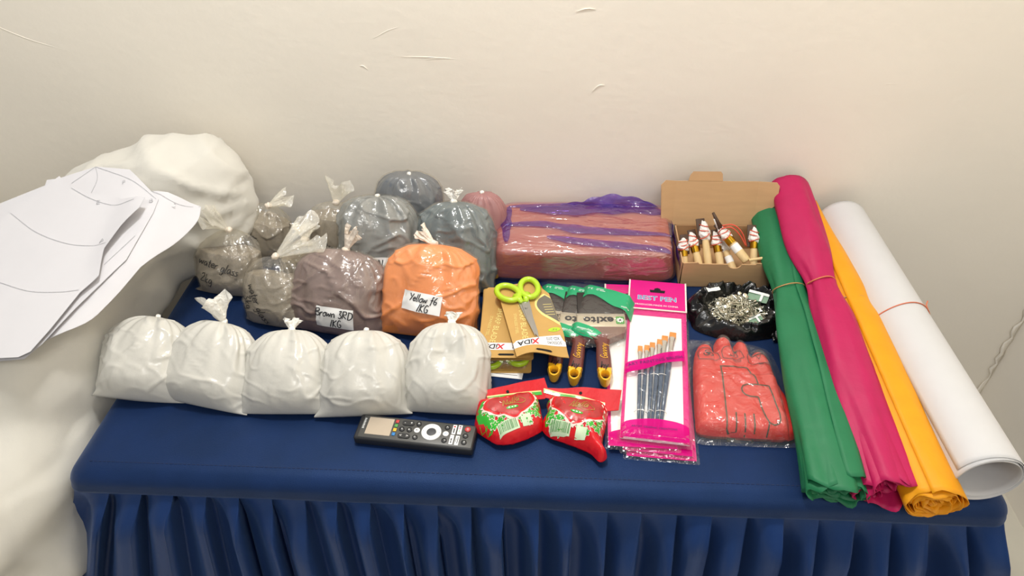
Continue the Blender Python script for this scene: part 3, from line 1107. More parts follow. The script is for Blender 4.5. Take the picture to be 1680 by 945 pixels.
# second row: pigments with stickers
tied_bag('pigment_bag', 'bag of dusty brown pigment with a handwritten sticker reading Brown 3RD 1KG', GP, (-.345, .285, 0), .150, .140, .080, 34, 'brown_pig', 31, yaw=-5, roll=5, fr_mat='film_cream', shell=True,
         fr_dir=(.35, .35, .85), fr_len=.032, fr_r=.014, sh=.56, wr=.0065, sticker=(.008, -.026, .060, .034, 0, [('Brown 3RD', 0, .007, .0125), ('1KG', .003, -.009, .0125)]), corner=.02)
tied_bag('pigment_bag', 'bag of bright orange pigment with a handwritten sticker reading Yellow f6 1KG', GP, (-.202, .284, 0), .152, .152, .082, 34, 'orange_pig', 32, yaw=-3, roll=3, fr_mat='film_cream', shell=True,
         fr_dir=(-.7, .25, .6), fr_len=.026, fr_r=.011, sh=.62, wr=.0055, sticker=(-.002, -.004, .062, .031, -6, [('Yellow f6', .002, .006, .0115), ('1KG', .004, -.008, .0120)]), corner=.03)
# third row
tied_bag('pigment_bag', 'tall bag of mid grey pigment with a sticker half hidden by the brown bag', GP, (-.300, .385, 0), .132, .170, .080, 25, 'grey_pig', 33, shell=True, yaw=4, roll=3, fr_mat='film_white',
         fr_len=0, kr=.004, sh=.68, wr=.0065, sticker=(.004, -.020, .040, .040, 0, [('AN', .002, .008, .014)]), neck=.22)
tied_bag('pigment_bag', 'bag of slate blue-grey pigment tied with a white knot, behind the orange bag', GP, (-.172, .392, 0), .134, .158, .080, 25, 'slate_pig', 34, shell=True, yaw=-6, roll=-3, fr_mat='film_white',
         fr_len=.016, fr_r=.012, sh=.60, wr=.0065)
tied_bag('pigment_bag', 'dark grey pigment bag standing at the back against the wall', GP, (-.262, .475, 0), .115, .165, .066, 12, 'dark_pig', 35, shell=True, yaw=6, roll=6, fr_mat='film_white',
         fr_len=0, kr=.004, sh=.66, wr=.0025, neck=.35, sticker=(.035, .0, .028, .02, 0, []))
tied_bag('pigment_bag', 'bag of dusty rose pigment peeping out behind the slate bag', GP, (-.135, .495, 0), .085, .128, .056, 10, 'rose_pig', 36, fr_mat='film_white', fr_len=0, kr=.004, sh=.6, wr=.003)
# clear bags
tied_bag('powder_bag', 'clear bag of grey-brown powder beside the bedding, handwritten 2kg', GC, (-.560, .372, 0), .112, .118, .075, 22, 'silica', 41, yaw=-4, roll=4, clear=True,
         fr_dir=(-.40, -.30, .85), fr_len=.055, fr_r=.028, ruff=4, corner=.18, wr=.003, sh=.55, writing=[('water glass', .000, .012, .015, -14), ('2kg', -.022, -.012, .016, -10)], powder_cut=.72)
tied_bag('powder_bag', 'clear bag of grey-brown powder at the back next to the bedding', GC, (-.522, .462, 0), .094, .112, .062, 14, 'silica', 42, yaw=-8, roll=14, clear=True,
         fr_dir=(.8, .1, .35), fr_len=.034, fr_r=.020, ruff=3, wr=.003, sh=.55, writing=[('water', -.014, .014, .014, -18)], powder_cut=.78)
tied_bag('powder_bag', 'clear bag of grey-brown powder in front with writing running down its side', GC, (-.456, .300, 0), .106, .118, .072, 30, 'silica', 43, yaw=-14, roll=-4, clear=True,
         fr_dir=(.80, .35, .45), fr_len=.070, fr_r=.034, ruff=4, wr=.003, sh=.52, writing=[('water glass', -.008, -.008, .015, -68), ('3kg', -.028, -.006, .016, -74)], powder_cut=.76)
tied_bag('powder_bag', 'clear bag of grey-brown powder behind, tied end poking up beside the grey bag', GC, (-.392, .462, 0), .098, .118, .062, 12, 'silica', 44, yaw=5, roll=8, clear=True,
         fr_dir=(.3, .1, .9), fr_len=.034, fr_r=.018, ruff=3, wr=.003, sh=.6, writing=[('glass', -.01, .0, .013, -20)], powder_cut=.82)
tied_bag('powder_bag', 'clear bag of powder wedged in the middle, half hidden by crumpled plastic', GC, (-.425, .385, 0), .094, .100, .06, 20, 'silica', 45, yaw=5, roll=2, clear=True,
         fr_dir=(.0, .5, .8), fr_len=.022, fr_r=.020, ruff=4, wr=.0035, sh=.5, writing=[('glass', .01, -.012, .013, 10)], powder_cut=.7)


# ------------------------------------------------------------------ clay block in purple plastic
def clay_block():
    t = thing('clay_block', 'long block of brown clay wrapped in purple plastic film, lying against the wall', 'clay', (.045, .50, 0))
    # corners at the bottom and the top: front-left, front-right, back-right, back-left
    bot = [(-.132, .440), (.198, .436), (.206, .585), (-.120, .592)]
    top = [(-.104, .437), (.188, .437), (.190, .588), (-.108, .590)]
    H = .066

    def block(grow, seed, wr, nu=64, nw=34, nh=16):
        # superquadric-like rounded box mapped onto the skewed block
        vs, fs = superell((0, 0, 0), (1, 1, 1), .22, 120, 60)
        out = []
        for p in vs:
            a, b, c = (p[0] + 1) / 2, (p[1] + 1) / 2, (p[2] + 1) / 2
            lo = (V(*bot[0]) * (1 - a) + V(*bot[1]) * a) * (1 - b) + (V(*bot[3]) * (1 - a) + V(*bot[2]) * a) * b
            hi = (V(*top[0]) * (1 - a) + V(*top[1]) * a) * (1 - b) + (V(*top[3]) * (1 - a) + V(*top[2]) * a) * b
            xy = lo * (1 - c) + hi * c
            z = .001 + H * c
            n = V(p[0], p[1], p[2])
            n = n / np.linalg.norm(n)
            x, y = xy
            k = grow + wr * (1 - 2.2 * abs(noise.noise((x * 9 + seed, y * 34 + 4 * x, z * 30 + 3 * x)))) + .0015 * noise.noise((x * 8, y * 8, z * 8 + seed))
            q = V(x, y, z) + n * k
            q[2] = max(q[2], .001 + (0 if grow else .001))
            q[1] = min(q[1], .600)
            out.append(q)
        return out, fs
    mesh_obj('clay', *block(0., 3., .0006), 'clay', t)
    filmo = mesh_obj('purple_film', *block(.0022, 8., .0026), 'purple', t)
    bv = bvh_of(filmo)
    # long folds of the loose film running along the top
    fr = Frame((0, .5, .1), (1, 0, 0), (0, 1, 0), bv)
    for q, (pts, w) in enumerate((([(-.094, .010), (-.03, .012), (.03, -.004), (.09, -.008), (.19, -.010)], .012), ([(-.07, .060), (.02, .052), (.1, .060), (.185, .056)], .016),
                                  ([(-.02, -.026), (.04, -.038), (.11, -.046), (.185, -.052)], .011), ([(-.090, .070), (-.03, .070), (.05, .072), (.17, .070)], .008), ([(-.090, .07), (-.092, .03), (-.088, -.04)], .010))):
        l = spline(pts, 10)
        n = len(l)
        vs, fs = [], []
        for i, (u, v) in enumerate(l):
            k = i / (n - 1)
            ww = 1.7 * w * (.25 + .75 * math.sin(PI * k) ** .5) * (1 + .5 * noise.noise((k * 7, q, 2)))
            tt = V(*l[min(i + 1, n - 1)]) - V(*l[max(i - 1, 0)])
            nn = V(-tt[1], tt[0]) / (np.linalg.norm(tt) + 1e-9)
            for c in range(5):
                o_ = (c / 4 - .5) * ww
                vs.append(fr.at(u + nn[0] * o_, v + nn[1] * o_, .0008 + .0014 * math.sin(PI * c / 4) ** 2))
        for i in range(n - 1):
            for c in range(4):
                fs.append([i * 5 + c, (i + 1) * 5 + c, (i + 1) * 5 + c + 1, i * 5 + c + 1])
        mesh_obj('film_fold', vs, fs, 'purple_fold', t)
    # bunched tail of the film standing up behind
    vs, fs = [], []
    nn = 60
    for j in range(9):
        for i in range(nn + 1):
            s = i / nn
            x = -.02 + .205 * s
            hgt = .040 * math.sin(PI * min(1, s * 1.02)) ** .7 * (.35 + .75 * s)
            tt = j / 8
            vs.append((x + .006 * tt * noise.noise((s * 9, tt * 3, 1)), .581 + .012 * noise.noise((s * 7, tt * 2.5, 4)) - .004 * tt, .058 + hgt * tt + .004 * noise.noise((s * 12, 1, 2)) * tt))
    for j in range(8):
        for i in range(nn):
            fs.append([j * (nn + 1) + i, j * (nn + 1) + i + 1, (j + 1) * (nn + 1) + i + 1, (j + 1) * (nn + 1) + i])
    mesh_obj('film_tail', vs, fs, 'purple_dense', t)
    # loose side flap at the right end
    vs, fs = [], []
    for j in range(9):
        for i in range(15):
            a, b = i / 14, j / 8
            vs.append((.196 + .012 * b + .004 * noise.noise((a * 5, b * 4, 3)), .442 + .12 * a, .062 - .058 * b + .004 * noise.noise((a * 6, b * 3, 7))))
    for j in range(8):
        for i in range(14):
            fs.append([j * 15 + i, j * 15 + i + 1, (j + 1) * 15 + i + 1, (j + 1) * 15 + i])
    mesh_obj('film_flap', vs, fs, 'purple_dense', t)
    # round yellow sticker on the lower left corner
    f2 = Frame((-.118, .434, .016), (.75, -.66, 0), (0, .25, .97), bv, .06)
    decal('round_sticker', f2, ellipse(.0105, .0085), 'tape', t, .0016, .004)
    return t


clay_block()


# ------------------------------------------------------------------ open cardboard box with wooden-handled tools
def cardboard_box():
    t = thing('cardboard_box', 'open brown cardboard box with its lid tilted back to the wall, holding wooden-handled tools', 'box', (.275, .49, 0))
    X0, X1, Y0, Y1, H, k = .203, .350, .434, .542, .052, .002
    mesh_obj('box_bottom', *box(W0, X0, X1, Y0, Y1, .001, .003, .0004, 1), 'card_edge', t, smooth=False)
    F = Frame((0, Y0 + k, 0), (1, 0, 0), (0, 0, 1))
    xc, rn = (X0 + X1) / 2 + .012, .011
    o = [(X0, .001), (X1, .001), (X1 - .001, H - .002), (X1 - .026, H), (X1 - .028, H - .003)]
    o += [(xc + rn * math.cos(a), H - .003 + (-rn * .75) * math.sin(a)) for a in [PI * i / 10 for i in range(11)]]
    o += [(X0 + .028, H - .003), (X0 + .026, H), (X0 + .001, H - .002)]
    mesh_obj('front_panel', *slab(F, o, 0, k), 'card', t, smooth=False)
    mesh_obj('side_panel', *slab(Frame((X0, 0, 0), (0, 1, 0), (0, 0, 1)), [(Y0, .001), (Y1, .001), (Y1, H), (Y0, H)], 0, k), 'card', t, smooth=False)
    # the right side leans outwards
    Fr = Frame((X1, 0, 0), (0, 1, 0), (.10, 0, 1))
    mesh_obj('side_panel', *slab(Fr, [(Y0, .001), (Y1, .001), (Y1, H + .004), (Y0 + .05, H + .004), (Y0 + .012, H - .001), (Y0, H - .006)], -k, 0), 'card', t, smooth=False)
    mesh_obj('side_flap', *slab(Frame((X1 + .004, 0, 0), (0, 1, 0), (.12, 0, 1)), [(Y1 - .045, H - .01), (Y1, H - .01), (Y1 - .004, H + .028)], -k, 0), 'card_edge', t, smooth=False)
    mesh_obj('back_panel', *slab(Frame((0, Y1, 0), (1, 0, 0), (0, 0, 1)), [(X0, .001), (X1, .001), (X1, H), (X0, H)], 0, k), 'card_edge', t, smooth=False)
    # lid: hinged on the back panel, leaning to the wall
    L = Frame((0, Y1 + .001, H), (1, 0, 0), (0, .30, .954))
    top = .078
    lid = mesh_obj('lid', *slab(L, [(X0 - .004, 0), (X1 - .012, 0), (X1 - .012, top), (X0 - .004, top)], 0, k), 'card', t, smooth=False)
    Ll = Frame(L.at(X0 - .004, 0), V(*L.x) * .96 + V(*L.n) * -.2, L.y)
    mesh_obj('lid_flap', *slab(Ll, [(-.022, .012), (0, .0), (0, top), (-.018, top + .002), (-.026, top - .006)], 0, k), 'card', lid, smooth=False)
    Lr = Frame(L.at(X1 - .012, 0), V(*L.x) * .97 + V(*L.n) * .22, L.y)
    mesh_obj('lid_flap', *slab(Lr, [(0, .0), (.018, .024), (.034, .040), (.035, top - .006), (.030, top), (0, top)], 0, k), 'card', lid, smooth=False)
    Lt = Frame(L.at(0, top), L.x, V(*L.y) * .97 - V(*L.n) * .2)
    mesh_obj('tuck_tab', *slab(Lt, [(.220, 0), (.278, 0), (.277, .012), (.274, .016), (.228, .016), (.223, .010)], 0, k), 'card_edge', lid, smooth=False)
    return t


cardboard_box()


def carving_tool(label, foot, head, seed, wrap=(.0, .012), hr=.0062, band=True, brass=True, sticker=False, pouch=True, tail=None):
    """a wooden-handled tool, its blade end wrapped in white cloth and bound with a red rubber band"""
    rnd = random.Random(seed)
    a, b = V(*foot), V(*head)
    L = np.linalg.norm(b - a)
    d = (b - a) / L
    t = thing('carving_tool', label, 'tool', tuple(a), 'wooden-handled tools in the cardboard box')
    hl = L * .62
    pa = lambda s: tuple(a + d * s)
    mesh_obj('handle', *tube([pa(0), pa(.0012), pa(.004), pa(hl * .5), pa(hl * .9), pa(hl)], [hr * .8, hr * .95, hr, hr * 1.04, hr * .92, hr * .85], 16), 'wood', t, auto=50)
    if brass:
        mesh_obj('brass_clip', *tube([pa(hl - .009), pa(hl - .0085), pa(hl + .004), pa(hl + .0045)], [hr * .5, hr * 1.12, hr * 1.12, hr * .5], 12), 'brass', t, auto=40)
    side = np.cross(d, V(0, 0, 1))
    side = side / np.linalg.norm(side)
    up = np.cross(side, d)
    # dark strip folded beside the blade
    if pouch:
        fr = Frame(a + d * (hl - .006) + side * (.0035 * rnd.choice((-1, 1))) - up * .004, d, side)
        ln = L - hl + .012
        mesh_obj('dark_strip', *box(fr, 0, ln, -.0075, .0075, -.002, .001, .001), 'leather', t)
    vs, fs = superell((0, 0, 0), (1, 1, 1), 1., 24, 18)
    out = []
    wl = (L - hl) * .55
    for v in vs:
        k = 1 + .22 * noise.noise((v[0] * 1.6 + seed, v[1] * 1.6, v[2] * 1.6)) + .1 * math.sin(9 * v[0] + 3 * v[1])
        w = .0085 * (1 - .35 * v[0])
        out.append(a + d * (hl + wl * .85 + v[0] * wl * k) + side * v[1] * w * k + up * v[2] * w * .85 * k)
    mesh_obj('cloth_wrap', out, fs, 'bandage', t)
    if band:
        for q in range(3):
            mesh_obj('rubber_band', *ring(a + d * (hl + wl * (.35 + .5 * q)), d + side * rnd.uniform(-.5, .5), .0088 - .0008 * q, .0008, 22, 6, 1., .001, q), 'redband', t)
    if sticker:
        vs, fs = tube([pa(hl * .45), pa(hl * .75)], hr * 1.05, 16, caps=False)
        s = mesh_obj('paper_sticker', vs, fs, 'label', t)
    if tail is not None:
        mesh_obj('dark_tip', *tube([a + d * (L - .006), V(*tail)], [.0045, .0022], 8), 'leather', t)
        mesh_obj('tip_wrap', *tube([a + d * (L - .002), (a + d * L) * .4 + V(*tail) * .6], [.0045, .0035], 10), 'bandage', t)
    return t


_tools = [
    ('leftmost wooden tool in the box, half hidden behind the purple wrapped clay', (.2125, .446, .022), (.2075, .480, .068), {}),
    ('second wooden tool from the left in the box, white wrap and brass clip', (.238, .444, .026), (.222, .492, .070), {}),
    ('wooden tool in the box with a tall pointed white wrap crossed by red bands', (.2515, .444, .028), (.241, .500, .088), dict(brass=False)),
    ('fourth wooden tool from the left in the box, brass clip facing front', (.272, .444, .026), (.262, .494, .070), {}),
    ('wooden tool with a white band on its handle, its head under the crossed tool', (.294, .444, .024), (.274, .497, .056), dict(brass=False, band=False, sticker=True, pouch=False)),
    ('wooden tool lying on top of the others with a dark tip and a paper sticker', (.309, .442, .050), (.265, .490, .086), dict(sticker=True, hr=.0072, tail=(.254, .497, .108))),
    ('rightmost wooden tool in the box, upright beside the slanted side panel', (.3255, .450, .028), (.3275, .500, .076), {}),
]
for q, (lb, a, b, kw) in enumerate(_tools):
    carving_tool(lb, a, b, 60 + q, **kw)
t = thing('rubber_strap', 'loop of red rubber band trailing from the crossed tool to the box corner', 'rubber band', (.285, .478, .08))
mesh_obj('band_strand', *tube(spline([(.268, .480, .088), (.283, .478, .092), (.298, .474, .080), (.310, .468, .062)], 8), .0012, 6), 'redband', t)
mesh_obj('band_strand', *tube(spline([(.270, .486, .090), (.287, .484, .093), (.302, .478, .082), (.312, .470, .060)], 8), .0012, 6), 'redband', t)
t = thing('wooden_stick', 'thin pale wooden stick lying across the right front corner of the box', 'stick', (.33, .44, .055))
mesh_obj('stick', *tube([(.311, .440, .0540), (.355, .447, .0575)], .0025, 10), 'wood', t, auto=40)


# ------------------------------------------------------------------ paper rolls at the right
def paper_roll(name, label, A, B, r_out, turns, gap, m, near_tele=.004, squash=1., rad=None, ridge=0., seed=1, inner=None, bow=0., far_tele=.002, thick=.0006, ns=72, wave=0., parent=None, pname='rolled_sheets', crease=0.):
    """a wound roll: a spiral cross-section carried along the axis, ragged at the ends"""
    a, b = V(*A), V(*B)
    ax = b - a
    L = np.linalg.norm(ax)
    ax = ax / L
    e = np.cross(ax, V(0, 0, 1))
    e = e / np.linalg.norm(e)
    u = np.cross(e, ax)
    t = parent or thing(name, label, 'paper roll', (a[0], a[1], 0))
    rnd = random.Random(seed)
    nt = int(turns * 40)
    th0 = rnd.uniform(0, 6)
    tel = [rnd.uniform(-1, 1) for _ in range(int(turns) + 3)]
    vs, fs = [], []
    for i in range(nt + 1):
        th = th0 + 2 * PI * i / 40
        tr = i / 40
        k = tr / turns
        r = r_out - gap * (turns - tr)
        # axial offset of this layer's near edge
        q = int(tr)
        off = near_tele * (tel[q] * (1 - (tr - q)) + tel[q + 1] * (tr - q))
        for j in range(ns + 1):
            s = j / ns
            rs = (rad(s) if rad else 1.)
            rr = r * rs * (1 + ridge * math.sin(5 * th + 9 * s + seed) * (1.2 - rs) * 2 + ridge * .35 * noise.noise((math.cos(th) * 2, math.sin(th) * 2, s * 6 + seed)))
            rr *= 1 + wave * (1 - s) ** 5 * (math.sin(5 * th + 2.1 * tr + seed) * .7 + noise.noise((math.cos(th) * 2.2, math.sin(th) * 2.2, tr)))
            rr += crease * (1 - 2.4 * abs(noise.noise((math.cos(th) * 1.8 + s * 1.5, math.sin(th) * 1.8, s * 3.5 + seed))))
            al = (off + near_tele * 1.2 * noise.noise((math.cos(th) * 1.5, math.sin(th) * 1.5, tr * .8 + seed)) * (1 if wave else 0)) * (1 - s) + L * s
            sq = squash
            p = a + ax * al + e * rr * math.cos(th) + u * rr * math.sin(th) * sq + u * bow * math.sin(PI * s)
            vs.append(p)
    for i in range(nt):
        for j in range(ns):
            fs.append([i * (ns + 1) + j, (i + 1) * (ns + 1) + j, (i + 1) * (ns + 1) + j + 1, i * (ns + 1) + j + 1])
    P = np.array(vs)
    P[:, 2] = np.maximum(P[:, 2], .0008)
    o = mesh_obj(pname, P, fs, m, t)
    md = o.modifiers.new('thickness', 'SOLIDIFY')
    md.thickness = thick
    return t, a, ax, L


def gauss(s, c, w):
    return math.exp(-((s - c) / w) ** 2)


# green: pinched by a band, the loose ends fanned out at the near end
t, a, ax, L = paper_roll('green_paper_roll', 'roll of green tissue paper lying next to the glove packet', (.341, .026, .027), (.374, .592, .066), .0375, 6, .0042, 'green_paper', .012, .66,
                         lambda s: 1.02 - .34 * gauss(s, .60, .10) - .04 * s, .08, 3, wave=.16, crease=.0022)
mesh_obj('rubber_band', *ring(a + ax * L * .60, ax, .0262, .0010, 48, 6, .72, .003), 'rubber', t)
t, a, ax, L = paper_roll('magenta_paper_roll', 'roll of magenta tissue paper pinched by a rubber band, resting on its neighbours', (.402, .022, .034), (.399, .590, .100), .0330, 6, .0040, 'pink_paper', .012, .78,
                         lambda s: .92 - .40 * gauss(s, .59, .085) + .12 * s, .10, 5, wave=.14, crease=.0022)
mesh_obj('rubber_band', *ring(a + ax * L * .59, ax, .0215, .0012, 48, 6, .82, .003), 'rubber2', t)
paper_roll('', '', (.378, .026, .022), (.389, .330, .040), .0190, 4, .0028, 'pink_paper', .008, .75, lambda s: 1. - .3 * s, .05, 6, wave=.14, parent=t, pname='outer_fold', crease=.001)
t, a, ax, L = paper_roll('yellow_paper_roll', 'roll of golden yellow tissue paper between the magenta and white rolls', (.447, .008, .031), (.438, .592, .058), .0350, 9, .0034, 'yellow_paper', .007, .86,
                         lambda s: 1.0 - .12 * gauss(s, .56, .04) - .42 * smooth01((s - .55) / .5), .03, 7, wave=.05, crease=.0012)
mesh_obj('rubber_band', *ring(a + ax * L * .56, ax, .0298, .0012, 48, 6, .88, .002), 'rubber', t)
t, a, ax, L = paper_roll('white_paper_roll', 'thick roll of white chart paper at the right end of the table', (.516, .036, .0430), (.497, .574, .0430), .0425, 4, .0017, 'white_paper', .006, .96,
                         None, 0, 9)
mesh_obj('rubber_band', *ring(a + ax * L * .50, ax, .0434, .0009, 64, 6, .97, .004), 'rubber2', t)
k0 = a + ax * L * .50 + V(.040, .012, .018)
mesh_obj('band_knot', *tube(spline([k0 + V(-.004, -.006, .004), k0, k0 + V(.001, .010, .001), k0 + V(.004, .016, .004)], 6), .001, 6), 'rubber2', t)


# ------------------------------------------------------------------ packets of art brushes
def brush_packet(label, x, y, z, ang, full, W=.095, L=.332):
    fr = flat(x, y, z, math.radians(ang))
    t = thing('brush_packet', label, 'brush packet', (x, y, z), 'stacked packets of art brushes')
    mesh_obj('backing_card', *box(fr, .001, W - .003, .004, .262, .0004, .0016), 'white_print', t, smooth=False)
    mesh_obj('magenta_frame', *join([box(fr, .001, .0055, .004, .262, .0016, .0020), box(fr, W - .0105, W - .003, .004, .262, .0016, .0020), box(fr, .0055, W - .0105, .250, .262, .0016, .0020)]), 'magenta', t, smooth=False)
    hd = mesh_obj('header_card', *box(fr, .0, W - .002, .262, .334, .0012, .0048, .0006, 1), 'magenta', t, smooth=False)
    f2 = fr.sub(0, 0, 0, .0048)
    mesh_obj('header_edge', *join([box(fr, .0, W - .002, .2615, .2640, .0046, .0053), box(fr, .0, .0025, .262, .334, .0046, .0051), box(fr, W - .0045, W - .002, .262, .334, .0046, .0051)]), 'film_white', hd, smooth=False)
    hole = [(.034, .311), (.041, .311), (.042, .315), (.0465, .317), (.051, .315), (.052, .311), (.059, .311), (.058, .3045), (.035, .3045)]
    decal('hang_hole', f2, hole, 'hole', hd, .0003)
    if full:
        lettering('title_outline', f2.sub(.046, .2895, 0), 'BEST PEN', .0150, 'white_print', hd, .0003, bold=.0005)
        lettering('title', f2.sub(.046, .2895, 0), 'BEST PEN', .0150, 'blue_print', hd, .0005)
        lettering('maker_line', f2.sub(.0455, .2730, 0), 'PRODUCER:MADE IN CHINA', .0053, 'white_print', hd, .0003)
        for (u0, v0, u1, v1, w) in ((.0225, .176, .0245, .014, .0030), (.0325, .179, .0285, .014, .0032), (.0405, .186, .0375, .014, .0034), (.0515, .194, .0415, .014, .0036), (.0590, .203, .0475, .014, .0040), (.0710, .212, .0525, .014, .0044)):
            d = V(u1 - u0, v1 - v0)
            LL = np.linalg.norm(d)
            d = d / LL
            g = fr.sub(u0, v0, math.atan2(d[1], d[0]), .0055)
            P = lambda s, h=0.: g.o + g.x * s + g.n * h
            b = mesh_obj('paintbrush', *tube([P(.044), P(.048), P(.07), P(.10), P(LL)], [w * .62, w * .72, w * .95, w * .85, w * .45], 12), 'handle_navy', t)
            mesh_obj('ferrule', *tube([P(.012), P(.02), P(.046)], [w * 1.15, w * .9, w * .72], 14, squash=.7), 'ferrule', b, auto=50)
            mesh_obj('bristles', *box(g, 0, .0135, -w * 1.15, w * 1.15, -.0016, .0016, .0007), 'bristle', b)
        for vv in (.117, .049):
            for (ua, ub) in ((.019, .034), (.036, .052), (.046, .064)) if vv > .1 else ((.018, .035), (.035, .045), (.045, .062)):
                P = [fr.at(ua + (ub - ua) * k / 6, vv + .004 * (ua - .02) / .04, .004 + .0062 * math.sin(PI * k / 6) ** .5) for k in range(7)]
                mesh_obj('elastic_thread', *tube(P, .0005, 5), 'thread', t)
    # the clear sleeve over the card
    v2, f2_ = fill2d(rrect(W + .004, .268, .002, 3, W / 2 - .001, .132), .007)
    hh = .0120 if full else .0042
    dd = dist_poly(v2, rrect(W + .004, .268, .002, 3, W / 2 - .001, .132))
    vs = [fr.at(u, v, .0006 + (hh - .0006) * math.sqrt(max(0, 1 - (1 - min(1, q / .018)) ** 2)) + (.0006 * noise.noise((u * 60, v * 40, 3)) if q > .003 else 0)) for (u, v), q in zip(v2, dd)]
    sl = mesh_obj('clear_sleeve', vs, f2_, 'film_thin', t)
    fs_ = Frame(fr.o, fr.x, fr.y, bvh_of(sl), .06)
    bot = [(.002, .002)] + [(.002 + (W - .006) * k / 16, .024 + .010 * math.sin(PI * k / 16 * .9)) for k in range(17)] + [(W - .004, .002)]
    decal('lower_band', fs_, bot, 'magenta_film', sl, .0004, .006)
    if full:
        band = [(.0025, .114), (.030, .124), (.055, .139), (.0865, .148), (.0865, .170), (.055, .160), (.030, .146), (.0025, .135)]
        decal('slanted_band', fs_, spline(band[:4], 4) + spline(band[4:], 4), 'magenta_film', sl, .0004, .006)
        lettering('band_text', fs_.sub(.045, .1425, math.radians(19)), 'ART PAINTING BRUSH', .0082, 'violet_print', sl, .0009)
        lettering('small_print', fs_.sub(.045, .018, .02), 'ARTIST GRAPHIC CREATIONS', .0045, 'violet_print', sl, .0009)
    return t


brush_packet('bottom brush packet of the stack, only its magenta lower edge showing', .093, .078, .0008, -3.5, False)
brush_packet('second lowest brush packet, its magenta corner sticking out at lower right', .088, .084, .0055, -5, False)
brush_packet('brush packet shifted to the left under the top one, magenta edge showing', .069, .086, .0102, -1.5, False)
brush_packet('top brush packet with six visible orange-tipped art brushes', .084, .095, .0152, -6.0, True)


# ------------------------------------------------------------------ scissors on cards
def scissors_geo(t, fr, mh, open_=.0):
    """two looped plastic handles and two steel blades; origin at the pivot, +v towards the handles"""
    sc = mesh_obj('pivot_screw', *tube([fr.at(0, 0, .003), fr.at(0, 0, .0065)], .0022, 14), 'steel', t, auto=40)
    for s, an in ((-1, .05), (1, -.03)):
        g = fr.sub(0, 0, an * 1.0)
        bl = [(-.0075, .018), (-.0070, -.004), (-.006, -.030), (-.0035, -.054), (.000, -.068), (.0025, -.052), (.0045, -.025), (.0052, .0), (.006, .018)] if s < 0 else \
             [(-.005, .018), (-.0045, 0), (-.0035, -.03), (.0005, -.064), (.0035, -.05), (.006, -.025), (.0075, .0), (.0078, .018)]
        mesh_obj('blade', *slab(g, bl, .0022 if s < 0 else .0036, .0035 if s < 0 else .0049), 'steel', t, smooth=False)
        # handle loop
        cx, cy, rx, ry = (-.0195, .041, .0150, .0205) if s < 0 else (.0155, .044, .0140, .0220)
        rot = .55 if s < 0 else -.12
        path = []
        for k in range(40):
            a = 2 * PI * k / 40
            px, py = rx * math.cos(a), ry * math.sin(a)
            path.append(fr.at(cx + px * math.cos(rot) - py * math.sin(rot), cy + px * math.sin(rot) + py * math.cos(rot), .0056))
        path.append(path[0])
        path.append(path[1])
        vs, fs = tube(path, .0047, 12, caps=False)
        hd = mesh_obj('handle', vs, fs, mh, t)
        st = [fr.at(.0 + s * .003, .014, .0048), fr.at(s * .006, .024, .0052), fr.at(s * (.009 if s < 0 else .008), .032, .0056)]
        mesh_obj('handle_neck', *tube(st, [.0035, .0055, .0065], 12, squash=.7), mh, hd)


def scissors_card(label, fr, outline, top, mh, piv, blister=True):
    t = thing('scissors_pack', label, 'scissors', tuple(fr.o), 'scissors packs stacked on the table')
    o = mesh_obj('card', *slab(fr, outline, 0, .0012), 'kraft', t, smooth=False)
    f = fr.sub(0, 0, 0, .0012)
    return t, f


# packs three and four lie the other way round, only handles and card ends showing
def flipped_pack(label, x, y, z, ang, mh, Lc=.165, Wc=.082):
    fr = flat(x, y, z, math.radians(ang))
    t, f = scissors_card(label, fr, rrect(Wc, Lc, .004, 4, 0, Lc / 2), False, mh, None)
    g = f.sub(-.002, .072, PI, 0)
    scissors_geo(t, g, mh)
    v2, f2 = fill2d(rrect(Wc * .86, Lc * .8, .008, 4, 0, Lc * .44), .006)
    pol = rrect(Wc * .86, Lc * .8, .008, 4, 0, Lc * .44)
    dd = dist_poly(v2, pol)
    mesh_obj('clear_blister', [f.at(u, v, .0003 + .0118 * smooth01(q / .006)) for (u, v), q in zip(v2, dd)], f2, 'film', t)
    return t


t = thing('paper_slip', 'small printed white slip sticking out under the scissors packs', 'paper', (-.085, .235, .0005))
fr = flat(-.108, .219, .0006, math.radians(-6))
mesh_obj('slip', *box(fr, 0, .058, 0, .05, 0, .0005), 'white_print', t, smooth=False)
mesh_obj('print_lines', *join([box(fr, .006, .05 - .004 * (k % 2), .006 + .005 * k, .0068 + .005 * k, .0005, .0007) for k in range(5)]), 'grey_print', t, smooth=False)

flipped_pack('bottom scissors pack with lime handles under the card stack', -.078, .224, .0015, 1.5, 'lime')
flipped_pack('scissors pack with red handles, second from the bottom of the card stack', -.075, .236, .0162, 2.5, 'redplastic')


